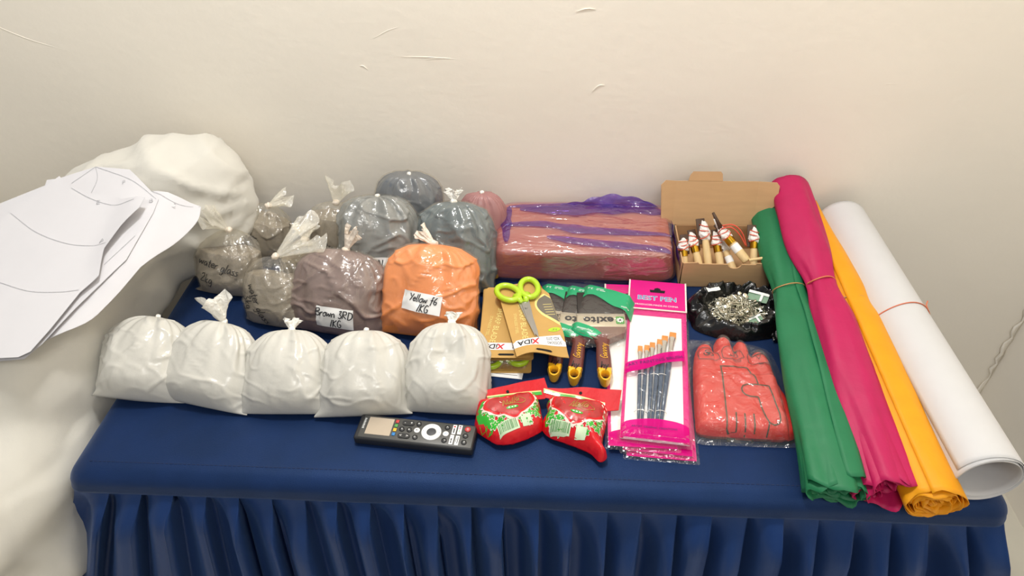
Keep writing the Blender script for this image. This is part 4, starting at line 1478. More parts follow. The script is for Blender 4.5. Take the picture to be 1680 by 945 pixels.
def xida_pack(label, x, y, z, ang, mh, topmost, bend=0.):
    fr = flat(x, y, z, math.radians(ang))
    # u across, v along the card; v = 0 is the edge nearest the viewer
    Wc, Lc = .078, .160
    out = [(0, 0), (Wc, .0), (Wc, .125), (Wc - .012, Lc - .012), (Wc - .024, Lc), (.006, Lc), (0, Lc - .006)]
    t = thing('scissors_pack', label, 'scissors', (x, y, z), 'scissors packs stacked on the table')
    v2, f2 = fill2d(out, .006)

    def hz(u, v):
        return bend * smooth01((.04 - v) / .04) * smooth01((u - .01) / .06) * -1 + bend * .4 * math.sin(u / Wc * PI) * smooth01((.05 - v) / .05)

    def at(u, v, h):
        return fr.o + fr.x * u + fr.y * v + fr.n * (h + hz(u, v))
    n = len(v2)
    card = mesh_obj('card', [at(u, v, .0012) for u, v in v2] + [at(u, v, 0) for u, v in v2], [list(q) for q in f2] + [[i + n for i in q[::-1]] for q in f2], 'kraft', t, smooth=False)
    bv = bvh_of(card)
    f = Frame(fr.o, fr.x, fr.y, bv, .06)
    decal('white_strip', f, [(.0, .016), (Wc, .016), (Wc, .031), (.0, .031)], 'white_print', card, .0003, .006)
    lettering('brand_mark', f.sub(.018, .0235, PI), 'iDA', .0135, 'ink', card, .0006, shear=.15, bold=.0003)
    lettering('brand_letter', f.sub(.0335, .0235, PI), 'X', .0140, 'red_print', card, .0006, shear=.15, bold=.0005)
    lettering('model_line', f.sub(.060, .0265, PI), 'XD-202', .0062, 'ink', card, .0006)
    lettering('model_line', f.sub(.061, .0205, PI), 'SCISSORS', .0052, 'ink', card, .0006)
    decal('hang_slot', f, [(.032, .0085), (.052, .0085), (.0545, .0065), (.052, .0045), (.032, .0045), (.0295, .0065)], 'hole', card, .0004, .005)
    lettering('large_print', f.sub(.024, .070, -PI / 2 - .12), 'SHARP BLADE', .0125, 'gold_print', card, .0004)
    lettering('small_print', f.sub(.013, .068, -PI / 2 - .12), 'STAINLESS STEEL', .0060, 'gold_print', card, .0004)
    sw = spline([(.070, .126), (.056, .118), (.050, .100), (.055, .080), (.068, .062), (Wc - .0002, .048)], 6) + [(Wc - .0002, .115)]
    decal('swoosh_edge', f, sw, 'gold_print', card, .0003, .006)
    sw2 = spline([(.0705, .122), (.0585, .114), (.053, .100), (.058, .083), (.070, .067), (Wc - .0004, .056)], 6) + [(Wc - .0004, .112)]
    decal('dark_swoosh', f, sw2, 'grey_print', card, .0005, .006)
    for k in range(5):
        strokes('fine_print', f, [[(.0625, .1005 - .006 * k), (.0755, .0985 - .006 * k)]], .0010, 'gold_print', card, .0008)
    decal('size_badge', f, ellipse(.0095, .0045, 20, .066, .042, 0), 'lime', card, .0005, .005)
    lettering('size_text', f.sub(.066, .042, PI - .1), '7.5"', .0055, 'grey_print', card, .0008)
    g = fr.sub(.0345 if topmost else .062, .094, math.radians(1), .0016)
    scissors_geo(t, g, mh)
    return t


xida_pack('scissors pack on a gold card, lying under the topmost pack with a white strip', -.116, .226, .0300, 1, 'redplastic', False)
xida_pack('topmost scissors pack with lime green handles and steel blades on a gold card', -.0570, .2140, .0460, 15, 'lime', True, .020)


# ------------------------------------------------------------------ flat paint brushes in green and clear sleeves
def paint_brush(label, x, y, z, ang, sl_ang, seed, hl=.080, W=.070):
    """u = 0 on the brush axis; v = 0 at the hanging-hole end, bristles away from the viewer"""
    fr = flat(x, y, z, math.radians(ang))
    t = thing('paint_brush', label, 'paint brush', (x, y, z), 'flat paint brushes in green sleeves')
    zc = .0095
    P = lambda v: tuple(fr.o + fr.y * v + fr.n * zc)
    ring_ = lambda v, w, h: (v, w, h)
    # handle: lathe-like sections, wider than thick
    def sections(secs, m, name, parent, n=20):
        vs, fs = [], []
        for (v, w, h) in secs:
            for k in range(n):
                a = 2 * PI * k / n
                vs.append(fr.o + fr.y * v + fr.x * w * math.cos(a) + fr.n * (zc + h * math.sin(a)))
        for i in range(len(secs) - 1):
            for k in range(n):
                fs.append([i * n + k, i * n + (k + 1) % n, (i + 1) * n + (k + 1) % n, (i + 1) * n + k])
        fs.append(list(range(n))[::-1])
        fs.append([(len(secs) - 1) * n + k for k in range(n)])
        return mesh_obj(name, vs, fs, m, parent, auto=45)
    h = sections([(.024, .0108, .0078), (.030, .0110, .0080), (.05, .0112, .0082), (.075, .0100, .0078), (hl, .0098, .0076), (hl + .008, .013, .0078), (hl + .014, .020, .0075)], 'maroon', 'handle', t)
    # golden end with an oval hole
    n = 26
    vs, fs = [], []
    outer = [(.0108 * math.cos(a) * (1. if math.sin(a) > 0 else .82), .0135 + .0125 * math.sin(a)) for a in [2 * PI * k / n for k in range(n)]]
    inner = [(.0052 * math.cos(a), .0125 + .0068 * math.sin(a)) for a in [2 * PI * k / n for k in range(n)]]
    outer = [(u if v < .02 else math.copysign(.0108, u) if abs(u) > .001 else u, v if v < .02 else .0255) for u, v in outer]
    for hh in (zc - .0075, zc - .002, zc + .004, zc + .0075):
        e = .86 if abs(hh - zc) > .006 else 1.
        vs += [fr.o + fr.x * u * e + fr.y * v + fr.n * hh for u, v in outer]
        e2 = 1.25 if abs(hh - zc) > .006 else 1.
        vs += [fr.o + fr.x * u * e2 + fr.y * ((v - .0125) * e2 + .0125) + fr.n * hh for u, v in inner]
    for l in range(3):
        for k in range(n):
            o0, o1 = l * 2 * n, (l + 1) * 2 * n
            fs.append([o0 + k, o0 + (k + 1) % n, o1 + (k + 1) % n, o1 + k])
            fs.append([o0 + n + (k + 1) % n, o0 + n + k, o1 + n + k, o1 + n + (k + 1) % n])
    for k in range(n):
        fs.append([6 * n + k, 6 * n + (k + 1) % n, 7 * n + (k + 1) % n, 7 * n + k])
        fs.append([(k + 1) % n, k, n + k, n + (k + 1) % n])
    mesh_obj('golden_end', vs, fs, 'gold_plastic', t, auto=50)
    hf = Frame(fr.o + fr.y * .058 + fr.n * (zc + .0080), fr.y, -fr.x)
    scrawl('handle_print', hf, 'Gannny', .0105, .0009, 'gold_plastic', h, .0008, 3, .3)
    scrawl('marker_scribble', Frame(fr.o + fr.y * .030 + fr.n * (zc + .0080), fr.x, fr.y), 'hy', .0125, .0014, 'ink', h, .0010, seed)
    # shoulder, metal band, bristles
    v0 = hl + .006
    sh = [(-.010, v0), (.010, v0), (W / 2 * .92, v0 + .014), (W / 2, v0 + .026), (W / 2, v0 + .030), (-W / 2, v0 + .030), (-W / 2, v0 + .026), (-W / 2 * .92, v0 + .014)]
    mesh_obj('shoulder', *slab(fr, sh, zc - .0065, zc + .0065), 'brush_shoulder', t, smooth=False)
    bd = mesh_obj('metal_band', *box(fr, -W / 2 - .0006, W / 2 + .0006, v0 + .026, v0 + .056, zc - .0072, zc + .0072, .0015), 'brush_band', t)
    lettering('band_lettering', Frame(fr.o + fr.x * -.004 + fr.y * (v0 + .0405) + fr.n * (zc + .0072), -fr.x, -fr.y), 'exito', .0205, 'ink', bd, .0004, bold=.0008, spacing=1.1)
    bf = Frame(fr.o + fr.n * (zc + .0072), fr.x, fr.y)
    decal('emblem_patch', bf, rrect(.013, .017, .002, 3, W / 2 - .008, v0 + .040), 'c_green', bd, .0003)
    for k in range(4):
        a = PI * k / 4
        c, s = math.cos(a) * .0055, math.sin(a) * .0055
        strokes('emblem_petal', bf, [[(W / 2 - .008 - c, v0 + .040 - s), (W / 2 - .008 + c, v0 + .040 + s)]], .0022, 'white_print', bd, .0006)
    mesh_obj('crimp_line', *join([box(fr, -W / 2 + .002 * k, -W / 2 + .002 * k + .001, v0 + .0505, v0 + .0535, zc + .0070, zc + .0078) for k in range(int(W / .002))]), 'ferrule', bd, smooth=False)
    vs, fs = box(fr, -W / 2 * .97, W / 2 * .97, v0 + .055, v0 + .108, zc - .0062, zc + .0062, .0012)
    mesh_obj('bristles', vs, fs, 'bristle_black', t)
    # sleeve: clear film with emerald print, skewed a little against the brush
    f = fr.sub(0, v0 + .045, math.radians(sl_ang))
    Ws = W / 2 + .009
    pol = [(-Ws, -.040), (-.012, -.052), (.014, -.052), (Ws, -.038), (Ws, .100), (-Ws, .100)]
    v2, f2 = fill2d(pol, .006)
    dd = dist_poly(v2, pol)

    def hz(u, v, q):
        e = smooth01(q / .012)
        up = zc + .0095
        return (.004 + (up - .004) * e) * (1 - .45 * smooth01((v - .06) / .04)) + .0007 * noise.noise((u * 50 + seed, v * 50, 2))
    up = [f.at(u, v, hz(u, v, q)) for (u, v), q in zip(v2, dd)]
    sl = mesh_obj('clear_sleeve', up, f2, 'film_thin', t)
    bv = bvh_of(sl)
    fd = Frame(f.o, f.x, f.y, bv, .06)
    wave = spline([(-Ws + .001, .038), (-Ws * .55, .049), (-.010, .044), (.012, .030), (Ws * .6, .026), (Ws - .001, .014)], 6)
    decal('emerald_band', fd, wave + [(Ws - .001, .058), (Ws * .2, .068), (-Ws + .001, .078)], 'emerald', sl, .0005, .006)
    lettering('band_print', fd.sub(-Ws + .016, .064, PI - .1), '3-6', .0070, 'white_print', sl, .0010)
    strokes('band_marks', fd.sub(-Ws + .034, .062, -.1), [[(-.008, .0022), (.004, .0022)], [(-.008, -.0012), (-.004, -.0012)], [(-.002, -.0012), (.007, -.0012)]], .0012, 'white_print', sl, .0010, .003)
    lettering('band_print', fd.sub(Ws - .014, .030, PI - .1), 'exito', .0065, 'white_print', sl, .0010)
    low = spline([(-Ws + .002, -.018), (-Ws * .5, -.022), (-.004, -.028), (.008, -.036)], 5) + spline([(-.004, -.0455), (-Ws * .45, -.042), (-Ws + .002, -.034)], 5)
    decal('emerald_patch', fd, low, 'emerald', sl, .0005, .006)
    lettering('patch_print', fd.sub(-.018, -.034, PI - .15), 'Nayolline', .0068, 'white_print', sl, .0010, shear=.2)
    return t


paint_brush('left one of three flat paint brushes, golden end with its oval hole fully visible', -.0040, .206, .0008, -4, -3, 71)
paint_brush('middle one of three flat paint brushes, its head half under the right brush', .0245, .195, .0060, -6.5, -5, 72)
paint_brush('right one of three flat paint brushes, its exito lettering fully visible', .0700, .188, .0130, 1.0, -14, 73, W=.074)


# ------------------------------------------------------------------ the two red foil packets
def red_packet(label, x, y, ang, seed, body, header, heart, bar, qr, hole, lean=.0):
    fr = flat(x, y, 0, math.radians(ang))
    t = thing('foil_packet', label, 'packet', (x, y, 0), 'red foil packets')

    def fn(u, v, s):
        n = noise.noise((u * 45 + seed, v * 45, seed))
        n2 = noise.noise((u * 110 + seed, v * 70, seed + 4))
        return s * (.0050 * (1 - 2.4 * abs(n)) * .6 + .0018 * n2)
    b = mesh_obj('packet_body', *puff(fr, spline(body, 5, True), .010, .039, .034, .0032, .001, fn), 'red_film', t)
    bv = bvh_of(b)
    # flat sealed header rising behind the cushion
    v2, f2 = fill2d(header, .006)
    vmin, vmax = min(p[1] for p in header), max(p[1] for p in header)

    def hz(u, v):
        k = (v - vmin) / (vmax - vmin)
        return .020 + .012 * k + .003 * noise.noise((u * 30, v * 10, seed))
    n = len(v2)
    hd = mesh_obj('sealed_header', [fr.at(u, v, hz(u, v)) for u, v in v2] + [fr.at(u, v, hz(u, v) - .0008) for u, v in v2], [list(q) for q in f2] + [[i + n for i in q[::-1]] for q in f2], 'red_matte', t)
    hb = bvh_of(hd)
    fh = Frame(fr.o, fr.x, fr.y, hb, .1)
    fb = Frame(fr.o, fr.x, fr.y, bv, .1)
    decal('hang_hole', fh, ellipse(.0022, .0022, 14, *hole), 'hole', hd, .0007, .002)
    us = [p[0] for p in header]
    l0, l1 = header[0], header[1]
    mid = lambda k, o: (l0[0] + (l1[0] - l0[0]) * k, l0[1] + (l1[1] - l0[1]) * k + o)
    strokes('green_stripe', fh, [[mid(.02, .0075), mid(.5, .0078), mid(.98, .0075)]], .0042, 'leaf_green', hd, .0007)
    strokes('gold_stripe', fh, [[mid(.02, .0105), mid(.5, .0108), mid(.98, .0105)]], .0016, 'gold_print', hd, .0009)
    # print: green flanks, lace frills, heart window
    (hx, hy, hw, hh, ha) = heart
    f = fb.sub(hx, hy, ha)
    xs = lambda k: k * hw
    for s in (-1, 1):
        g = spline([(s * hw * .50, hh * .62), (s * hw * .72, hh * .30), (s * hw * .74, -hh * .2), (s * hw * .66, -hh * .75), (s * hw * .48, -hh * .55), (s * hw * .40, -hh * .1)], 5, True)
        decal('green_flank', f, g, 'leaf_green', b, .0006, .005)
    def hshape(k, dy=0.):
        return [(k * x_ * hw, k * y_ * hh + dy) for x_, y_ in spline([(0, .42), (.22, .52), (.44, .44), (.52, .18), (.40, -.12), (.18, -.36), (0, -.52), (-.18, -.36), (-.40, -.12), (-.52, .18), (-.44, .44), (-.22, .52)], 4, True)]
    sc = []
    for i in range(72):
        a = 2 * PI * i / 72
        H_ = hshape(1.18)
        j = i * len(H_) / 72
        p = H_[int(j) % len(H_)]
        k = 1 + .055 * math.sin(i * PI / 2)
        sc.append((p[0] * k, p[1] * k - .001))
    decal('lace_border', f, sc, 'pink_print', b, .0014, .005)
    decal('heart_border', f, hshape(1.10), 'red_film', b, .0017, .005)
    decal('heart_window', f, hshape(.96), 'dark_red', b, .0020, .005)
    scrawl('script_text', f.sub(0, hh * .12, .10), 'Nalla', .0120, .0010, 'gold_dull', b, .0026, seed, .45)
    strokes('script_swoosh', f, [spline([(-.010, hh * .02), (.004, -.001), (.012, -.002), (.022, hh * .08), (.010, hh * .30)], 5)], .0007, 'gold_dull', b, .0026)
    decal('green_tag', f, ellipse(.0085, .0026, 18, 0, -hh * .18), 'leaf_green', b, .0024, .004)
    strokes('tag_marks', f, [[(-.0055, -hh * .18), (-.0030, -hh * .18)], [(-.0012, -hh * .18), (.0012, -hh * .18)], [(.0030, -hh * .18), (.0055, -hh * .18)]], .0016, 'white_print', b, .0028, .002)
    rnd = random.Random(seed)
    for s in (-1, 1):
        for q, (cx, cy, r) in enumerate(((.13, -.62, .0044), (.30, -.44, .0052), (.45, -.20, .0046), (.56, .06, .0040), (.26, -.72, .0042), (.45, -.52, .0050))):
            c = (s * cx * hw, cy * hh)
            fl = [(c[0] + r * (1 + .28 * math.cos(6 * a + q)) * math.cos(a), c[1] + r * .85 * (1 + .28 * math.cos(6 * a + q)) * math.sin(a)) for a in [2 * PI * k / 30 for k in range(30)]]
            decal('lace_rim', f, [((px - c[0]) * 1.2 + c[0], (py - c[1]) * 1.2 + c[1]) for px, py in fl], 'pink_print', b, .00070 + .00003 * q, .004)
            decal('green_lace', f, fl, 'leaf_green', b, .00095 + .00003 * q, .004)
            sp = [(c[0] + s * .0007 * a_ * math.cos(a_ * 1.1), c[1] + .0007 * a_ * math.sin(a_ * 1.1)) for a_ in [.5 + .5 * k for k in range(8)]]
            strokes('lace_curl', f, [sp], .0006, 'pink_print', b, .0013, .002)
    bx, by, ba = bar
    g = fb.sub(bx, by, ba)
    lb = decal('barcode_label', g, [(-.0145, -.0065), (.0145, -.0065), (.0145, .0065), (-.0145, .0065)], 'barcode', b, .0012, .004)
    u = -.0125
    while u < .0125:
        w = rnd.choice((.0004, .0007, .001))
        strokes('bar', g, [[(u, -.0048), (u, .0052)]], w, 'bar_line', lb, .0018, .004)
        u += w + rnd.choice((.0006, .0009, .0014))
    g = fb.sub(qr[0], qr[1], ba)
    decal('plain_label', g, [(-.007, -.0065), (.007, -.0065), (.007, .0065), (-.007, .0065)], 'barcode', b, .0012, .004)
    return t


red_packet('left one of two red foil packets with a heart window, touching the white plaster bag', -.090, .105, 18.2, 81,
           [(-.004, .050), (.030, .049), (.066, .046), (.080, .036), (.078, .010), (.074, -.012), (.062, -.020), (.030, -.026), (.008, -.022), (-.002, -.012), (-.016, .010), (-.010, .034)],
           [(.006, .038), (.088, .030), (.097, .034), (.096, .058), (.012, .058)], (.036, .015, .064, .038, .06), (.025, -.0135, .10), (.051, -.0100), (.040, .0490))
red_packet('right one of two red foil packets with a heart window, corner pointing at the viewer', -.016, .122, -14.3, 82,
           [(-.004, .040), (.030, .048), (.066, .053), (.080, .044), (.082, .016), (.084, -.010), (.094, -.028), (.086, -.038), (.070, -.028), (.040, -.022), (.012, -.018), (-.002, -.004), (.000, .02)],
           [(-.016, .040), (.076, .038), (.094, .044), (.092, .072), (.04, .064), (-.016, .052)], (.043, .017, .068, .044, .03), (.026, -.0125, -.02), (.055, -.0145), (.038, .0545))


# ------------------------------------------------------------------ black bag of safety pins
def pin_bag():
    cx, cy = .285, .362
    t = thing('bin_bag', 'crumpled black plastic bag lying open around a heap of safety pins', 'bag', (cx, cy, 0))
    vs, fs = [], []
    nu, nr = 150, 34
    for j in range(nr + 1):
        k = j / nr
        for i in range(nu):
            th = 2 * PI * i / nu
            c, s = math.cos(th), math.sin(th)
            # k: 0 outer hem on the table, .5 crest, 1 inside floor
            ro = 1.0 + .10 * noise.noise((c * 2, s * 2, 1))
            r = (1.0 - .62 * k) * ro
            z = .020 * math.sin(PI * min(1, k * 1.25)) ** .8 if k < .8 else .005
            cr = noise.noise((c * 2.6 + k * 2, s * 2.6, k * 2 + 2)), noise.noise((c * 6, s * 6, k * 3 + 7))
            amp = math.sin(PI * k)
            z += amp * (.010 * (1 - 2.2 * abs(cr[0])) + .0045 * (1 - 2.2 * abs(cr[1]))) * (1.2 if s > 0 else .8)
            r *= 1 + .06 * cr[1] * amp
            z *= 1.15 if s > .1 else .85
            vs.append((cx + .082 * r * c, cy + .058 * r * s, max(.0012, z)))
    for j in range(nr):
        for i in range(nu):
            fs.append([j * nu + i, j * nu + (i + 1) % nu, (j + 1) * nu + (i + 1) % nu, (j + 1) * nu + i])
    fs.append([nr * nu + i for i in range(nu)])
    mesh_obj('black_plastic', vs, fs, 'blackbag', t)
    # a loose corner trailing towards the green roll
    vs, fs = [], []
    for j in range(13):
        for i in range(21):
            a, b = i / 20, j / 12
            x = cx + .045 + .040 * a
            y = cy - .060 + .045 * b
            vs.append((x, y, .003 + .012 * abs(noise.noise((a * 6, b * 4, 3))) + .010 * a * b + .006 * abs(noise.noise((a * 14, b * 9, 5)))))
    for j in range(12):
        for i in range(20):
            fs.append([j * 21 + i, j * 21 + i + 1, (j + 1) * 21 + i + 1, (j + 1) * 21 + i])
    mesh_obj('loose_corner', vs, fs, 'blackbag', t)
    # heap of pins
    rnd = random.Random(4)
    L = .026
    pts = [(-L / 2 + .004, -.0026, 0), (L / 2 - .002, -.0026, 0), (L / 2, -.0014, 0), (L / 2 + .0008, 0, .0004), (L / 2, .0014, 0), (L / 2 - .002, .0022, 0), (-L / 2 + .004, .0030, 0)]
    v1, f1 = tube(pts, .00055, 5)
    v2, f2 = superell((-L / 2 + .0025, 0.0002, 0), (.0034, .0036, .0012), .8, 8, 5)
    vv, ff = join([(v1, f1), (v2, f2)])
    me = bpy.data.meshes.new('safety_pin')
    me.from_pydata([tuple(map(float, p)) for p in vv], [], ff)
    me.materials.append(M['pin'])
    base = None
    for k in range(210):
        a = rnd.uniform(0, 2 * PI)
        r = math.sqrt(rnd.random())
        x, y = .046 * r * math.cos(a), .034 * r * math.sin(a)
        z = .008 + .018 * (1 - r * r) * rnd.uniform(.5, 1.0)
        o = bpy.data.objects.new('safety_pin', me)
        COL.objects.link(o)
        o.location = (cx + .002 + x, cy + .002 + y, z)
        o.rotation_euler = (rnd.uniform(-.6, .6), rnd.uniform(-.5, .5), rnd.uniform(0, 2 * PI))
        sc = rnd.uniform(.8, 1.25)
        o.scale = (sc, sc, sc)
        o['label'] = 'small silver safety pin in the heap inside the black bag'
        o['category'] = 'safety pin'
        o['group'] = 'safety pins in the black bag'
    # little cards the pins were sold on
    for (lb, x, y, z, an, tx, ty, w, h, m) in (
            ('crumpled white card at the upper left of the safety pin heap', -.036, .028, .034, 10, .3, -.2, .020, .014, 'pincard'),
            ('white and sage card at the right of the safety pin heap', .034, .018, .027, -28, .15, .25, .032, .018, 'pincard_green'),
            ('sage card at the front of the safety pin heap', .022, -.028, .018, 20, .5, .1, .024, .014, 'pincard_green')):
        ca, sa = math.cos(math.radians(an)), math.sin(math.radians(an))
        f = Frame((cx + x, cy + y, z), (ca, sa, tx * .5), (-sa, ca, ty))
        c = thing('pin_card', lb, 'card', (cx + x, cy + y, z), 'cards among the safety pins')
        v2_, f2_ = fill2d([(-w / 2, -h / 2), (w / 2, -h / 2), (w / 2, h / 2), (-w / 2, h / 2)], .004)
        n = len(v2_)
        hz = lambda u, v: .0016 * noise.noise((u * 120, v * 120, x * 100))
        mesh_obj('card', [f.at(u, v, hz(u, v)) for u, v in v2_] + [f.at(u, v, hz(u, v) - .0006) for u, v in v2_], [list(q) for q in f2_] + [[i + n for i in q[::-1]] for q in f2_], m, c)
        if m == 'pincard_green':
            mesh_obj('white_stripe', *box(f, w * .12, w * .24, -h / 2, h / 2, .0012, .0018), 'pincard', c, smooth=False)
            mesh_obj('white_margin', *box(f, -w / 2, w / 2, h * .22, h / 2, .0010, .0016), 'pincard', c, smooth=False)


pin_bag()


# ------------------------------------------------------------------ coral rubber gloves in a clear packet
def glove_packet():
    fr = flat(.190, .116, 0, .007)
    t = thing('glove_packet', 'folded coral rubber glove sealed in a clear plastic packet', 'gloves', (.255, .19, 0))
    out = [(.004, -.002), (.060, -.006), (.112, -.008), (.120, -.002), (.123, .03), (.124, .07), (.1235, .110), (.122, .132), (.117, .145), (.108, .150), (.101, .147), (.0975, .141), (.0970, .154), (.0950, .164), (.090, .169), (.083, .170),
           (.0775, .166), (.0755, .158), (.0745, .150), (.0735, .160), (.0725, .169), (.0680, .176), (.060, .178), (.052, .174), (.0475, .165), (.0455, .148), (.0440, .157), (.0390, .163), (.031, .164), (.023, .159), (.0175, .148), (.013, .130), (.008, .10), (.003, .055), (.000, .02)]

    def fn(u, v, s):
        z = 0
        # folded cuff step and the gaps between the fingers underneath
        z -= .004 * smooth01((v - .092) / .006) * s
        for uc in (.044, .074, .097):
            z -= .0045 * math.exp(-((u - uc - .06 * (v - .14)) / .0035) ** 2) * smooth01((v - .098) / .03) * s
        z += .0018 * noise.noise((u * 40, v * 40, 2)) * s
        z -= .012 * smooth01((.012 - v) / .03) * s * .3
        return z
    g = mesh_obj('glove', *puff(fr, spline(out, 3, True), .010, .028, .011, .0028, .001, fn), 'glove', t)
    # a second layer of glove poking out at the right
    out2 = spline([(.110, .0), (.134, .004), (.135, .04), (.131, .075), (.122, .10), (.112, .09)], 5, True)
    mesh_obj('glove_edge', *puff(fr, out2, .006, .018, .012, .004, .001), 'glove', t)
    bv = bvh_of(g)
    f = Frame(fr.o, fr.x, fr.y, bv, .1)
    dv = -.002
    S = lambda pts, n=4: [(u, v + dv) for u, v in spline(pts, n)]
    w = .0019
    lines = [
        [(.0465, .092), (.0475, .113)], [(.0475, .112), (.072, .112), (.084, .109), (.087, .100), (.0875, .094)],
        [(.0875, .094), (.0905, .088), (.0915, .072), (.106, .071), (.1075, .050), (.1090, .020), (.1080, .010), (.1045, .004), (.0985, .002), (.0930, .005), (.0905, .012), (.0885, .030), (.0872, .050)],
        [(.0872, .050), (.076, .0510), (.070, .054), (.0675, .059), (.0675, .065), (.070, .070), (.076, .073), (.0915, .072)],
        [(.0455, .094), (.043, .06), (.039, .02), (.0365, -.002), (.040, -.005), (.049, -.005)], [(.052, .022), (.050, .008), (.0485, -.006)], [(.063, .020), (.0615, .006), (.0605, -.006)], [(.075, .020), (.0735, .006), (.0725, -.007)], [(.0925, .006), (.091, .000), (.089, -.007)],
    ]
    strokes('printed_hand', f, lines, w, 'glove_line', g, .0009)
    # three hazard shields on the fingertips
    for q, (cx, cy) in enumerate(((.034, .1385), (.0685, .1405), (.104, .132))):
        sh = S([(cx - .015, cy - .011), (cx - .015, cy + .002), (cx - .009, cy + .011), (cx + .003, cy + .012), (cx + .012, cy + .004), (cx + .0155, cy - .010)])
        strokes('hazard_shield', f, [sh, [(cx - .015, cy - .011 + dv), (cx, cy - .0125 + dv), (cx + .0155, cy - .010 + dv)]], .0009, 'ink', g, .0009)
    cx, cy = .034, .137
    for k in range(3):
        a = PI / 2 + 2 * PI * k / 3
        ccx, ccy = cx + .0036 * math.cos(a), cy + .0036 * math.sin(a)
        arc = [(ccx + .0040 * math.cos(a + PI + 2.5 + (2 * PI - 5.0 + 3.7) * j / 12 - 1.85 + 1.3), ccy + .0032 * math.sin(a + PI + 2.5 + (2 * PI - 5.0 + 3.7) * j / 12 - 1.85 + 1.3)) for j in range(13)]
        strokes('biohazard_sign', f, [arc], .0014, 'ink', g, .0010, .0015)
    strokes('biohazard_sign', f, [ellipse(.0028, .0024, 14, cx, cy)], .0009, 'ink', g, .0012, .0015)
    decal('beaker_sign', f, [(.069, .145), (.077, .146), (.0755, .1405), (.0705, .140)], 'ink', g, .0010, .003)
    strokes('beaker_sign', f, [[(.0715, .140), (.0705, .133)], [(.0745, .140), (.0760, .133)], [(.063, .1315), (.076, .132)], [(.064, .134), (.067, .1325)]], .0008, 'ink', g, .0010, .002)
    decal('hammer_sign', f, [(.096, .1335), (.112, .1365), (.1122, .1385), (.0955, .1358)], 'ink', g, .0010, .003)
    strokes('hammer_sign', f, [[(.1015, .1325), (.1045, .1255)], [(.108, .1335), (.1045, .1255)]], .0008, 'ink', g, .0010, .002)
    lettering('glove_print', f.sub(.073, .1235, PI - .1), 'EN374', .0042, 'ink', g, .0010)
    lettering('glove_print', f.sub(.110, .1165, PI - .1), 'EN 388', .0048, 'ink', g, .0010)
    # the packet
    pol = [(-.008, -.008), (.05, -.014), (.137, -.014), (.146, -.006), (.147, .05), (.141, .085), (.137, .135), (.128, .168), (.085, .184), (.04, .186), (-.008, .180), (-.010, .10), (-.006, .04)]
    pol = spline(pol, 3, True)
    v2, f2 = fill2d(pol, .0035)
    dd = dist_poly(v2, pol)
    vs = []
    for (u, v), q in zip(v2, dd):
        p0 = f.at(u, v, 0.)
        under = max(p0[2], .003)
        if not (.0 < u < .124 and -.006 < v < .176):
            under = .004
        cr = 1 - 2.3 * abs(noise.noise((u * 55, v * 40, 3)))
        cr2 = 1 - 2.3 * abs(noise.noise((u * 120, v * 95, 7)))
        z = under + .0035 + .0030 * cr + .0012 * cr2
        e = smooth01(q / .012)
        vs.append([u, v, .0025 + (z - .0025) * e, e])
    # ease the film over the step between glove and rim
    A = np.array(vs)
    nb = [[] for _ in v2]
    for a, b, c in f2:
        nb[a] += [b, c]
        nb[b] += [a, c]
        nb[c] += [a, b]
    Z = A[:, 2].copy()
    for it in range(4):
        Z2 = np.array([Z[n_].mean() if n_ else Z[i] for i, n_ in enumerate(nb)])
        Z = np.maximum(Z * .4 + Z2 * .6, Z)
    Z = np.where(A[:, 3] < .05, A[:, 2], Z)
    mesh_obj('clear_packet', [fr.o + fr.x * u + fr.y * v + fr.n * z for (u, v), z in zip(v2, Z)], f2, 'film_packet', t)
    return t


glove_packet()


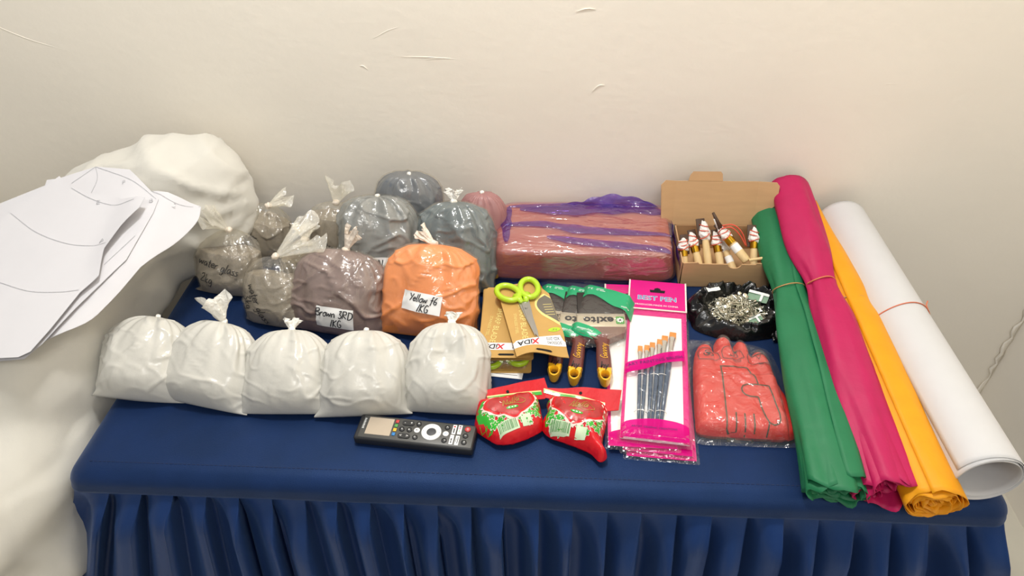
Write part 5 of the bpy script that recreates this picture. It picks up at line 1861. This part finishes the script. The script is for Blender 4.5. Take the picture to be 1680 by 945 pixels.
# ------------------------------------------------------------------ remote control
def remote():
    fr = flat(-.268, .087, 0, math.atan2(-.088, .996))
    t = thing('remote_control', 'black television remote control lying in front of the white bags', 'remote', (-.188, .10, 0))
    L, W, H = .160, .040, .0155
    mesh_obj('body', *box(fr, -.004, L, -.001, W + .001, .001, H, .0035, 3), 'remote', t, auto=60)
    mesh_obj('face_plate', *box(fr, .002, L - .002, .0015, W - .0015, H - .002, H + .0003, .0008, 2), 'remote_face', t, auto=60)
    f = fr.sub(0, 0, 0, H + .0003)
    mesh_obj('foil_patch', *box(f, .010, .045, .007, .036, 0, .0004, .0002, 1), 'lcd', t, smooth=False)
    for q in range(7):
        mesh_obj('maker_mark', *box(f, .0038, .0066 - .0004 * (q % 2), .0315 - .0026 * q, .0333 - .0026 * q, 0, .0003), 'btn_mark', t, smooth=False)
    for k, m in enumerate(('c_red', 'c_green', 'c_yellow', 'c_blue')):
        mesh_obj('colour_button', *box(f, .0475, .0520, .0300 - .0072 * k, .0350 - .0072 * k, 0, .0012, .0004, 2), m, t)

    def round_btn(u, v, r, m, sym=None, sm='btn_white', name='button', ss=.004):
        o = mesh_obj(name, *tube([f.at(u, v, 0), f.at(u, v, .0012), f.at(u, v, .0016)], [r, r, r * .85], 24), m, t, auto=40)
        if sym:
            lettering('symbol', f.sub(u, v, -PI / 2), sym, ss, sm, o, .0018)
        return o
    # direction ring with its hub
    n = 40
    vs, fs = [], []
    for (r, h) in ((.0135, 0), (.0135, .0012), (.0128, .0017), (.0066, .0014), (.0064, 0)):
        vs += [f.at(.100 + r * math.cos(2 * PI * k / n), .0205 + r * math.sin(2 * PI * k / n), h) for k in range(n)]
    for l in range(4):
        for k in range(n):
            fs.append([l * n + k, l * n + (k + 1) % n, (l + 1) * n + (k + 1) % n, (l + 1) * n + k])
    rg = mesh_obj('direction_ring', vs, fs, 'btn_white', t)
    for k in range(4):
        a = PI / 2 * k
        decal('direction_dot', f, ellipse(.0005, .0005, 8, .100 + .0108 * math.cos(a), .0205 + .0108 * math.sin(a)), 'btn_grey', rg, .0019)
    round_btn(.100, .0205, .0063, 'btn_grey', name='ok_button')
    round_btn(.148, .0310, .0040, 'c_red', 'O')
    round_btn(.147, .0200, .0038, 'btn', 'S', ss=.0036)
    round_btn(.147, .0092, .0038, 'btn', 'M', ss=.0036)
    for (u, v, marks) in ((.1375, .0290, (('ink', -.0012, .0012, .0045, .0060), ('rose', -.0012, .0013, .0005, .0038), ('mint', -.0012, .0002, -.0040, .0), ('rose', .0004, .0012, -.0058, -.0012))),
                          (.1300, .0285, (('btn_grey', -.0009, .0009, -.0058, .0016),)),
                          (.1372, .0110, (('btn_grey', .0004, .0014, -.0050, .0058), ('btn_grey', -.0016, -.0010, -.0030, .0030))),
                          (.1295, .0115, (('btn_grey', -.0008, .0008, -.0058, -.0026), ('btn_grey', -.0010, .0008, -.0018, .0018)))):
        o = mesh_obj('app_button', *box(f, u - .0027, u + .0027, v - .0078, v + .0078, 0, .0011, .0004, 2), 'btn_white', t)
        for (m_, a0, a1, b0, b1) in marks:
            mesh_obj('printed_mark', *box(f, u + a0, u + a1, v + b0, v + b1, .0011, .0013), m_, o, smooth=False)
        if len(marks) == 1:
            decal('red_disc', f, ellipse(.0015, .0015, 16, u, v + .0045), 'c_red', o, .0013)
    round_btn(.1200, .0310, .0037, 'btn', '<', ss=.005)
    round_btn(.1200, .0200, .0040, 'btn_white', 'o', 'c_blue', ss=.005)
    round_btn(.1200, .0090, .0037, 'btn', '*', ss=.005)
    for (u0, u1, v, a, b) in ((.057, .074, .0315, '-', '+'), (.056, .073, .0095, '<', '>')):
        o = mesh_obj('rocker_button', *slab(f, rrect(u1 - u0, .0078, .0038, 6, (u0 + u1) / 2, v), 0, .0013), 'btn', t, smooth=False)
        lettering('symbol', f.sub(u0 + .004, v), a, .006, 'btn_white', o, .0015)
        lettering('symbol', f.sub(u1 - .004, v), b, .006, 'btn_white', o, .0015)
    round_btn(.0800, .0320, .0037, 'btn', '+', ss=.006)
    round_btn(.0590, .0205, .0037, 'btn', '=', ss=.005)
    round_btn(.0695, .0205, .0037, 'btn', 'x', ss=.005)
    round_btn(.0800, .0208, .0040, 'btn_white', '#', 'ink', ss=.0045)
    round_btn(.0800, .0093, .0037, 'btn', 'o', ss=.005)
    decal('microphone_hole', f, ellipse(.0004, .0004, 8, .1145, .0148), 'hole', t, .0003)
    return t


remote()
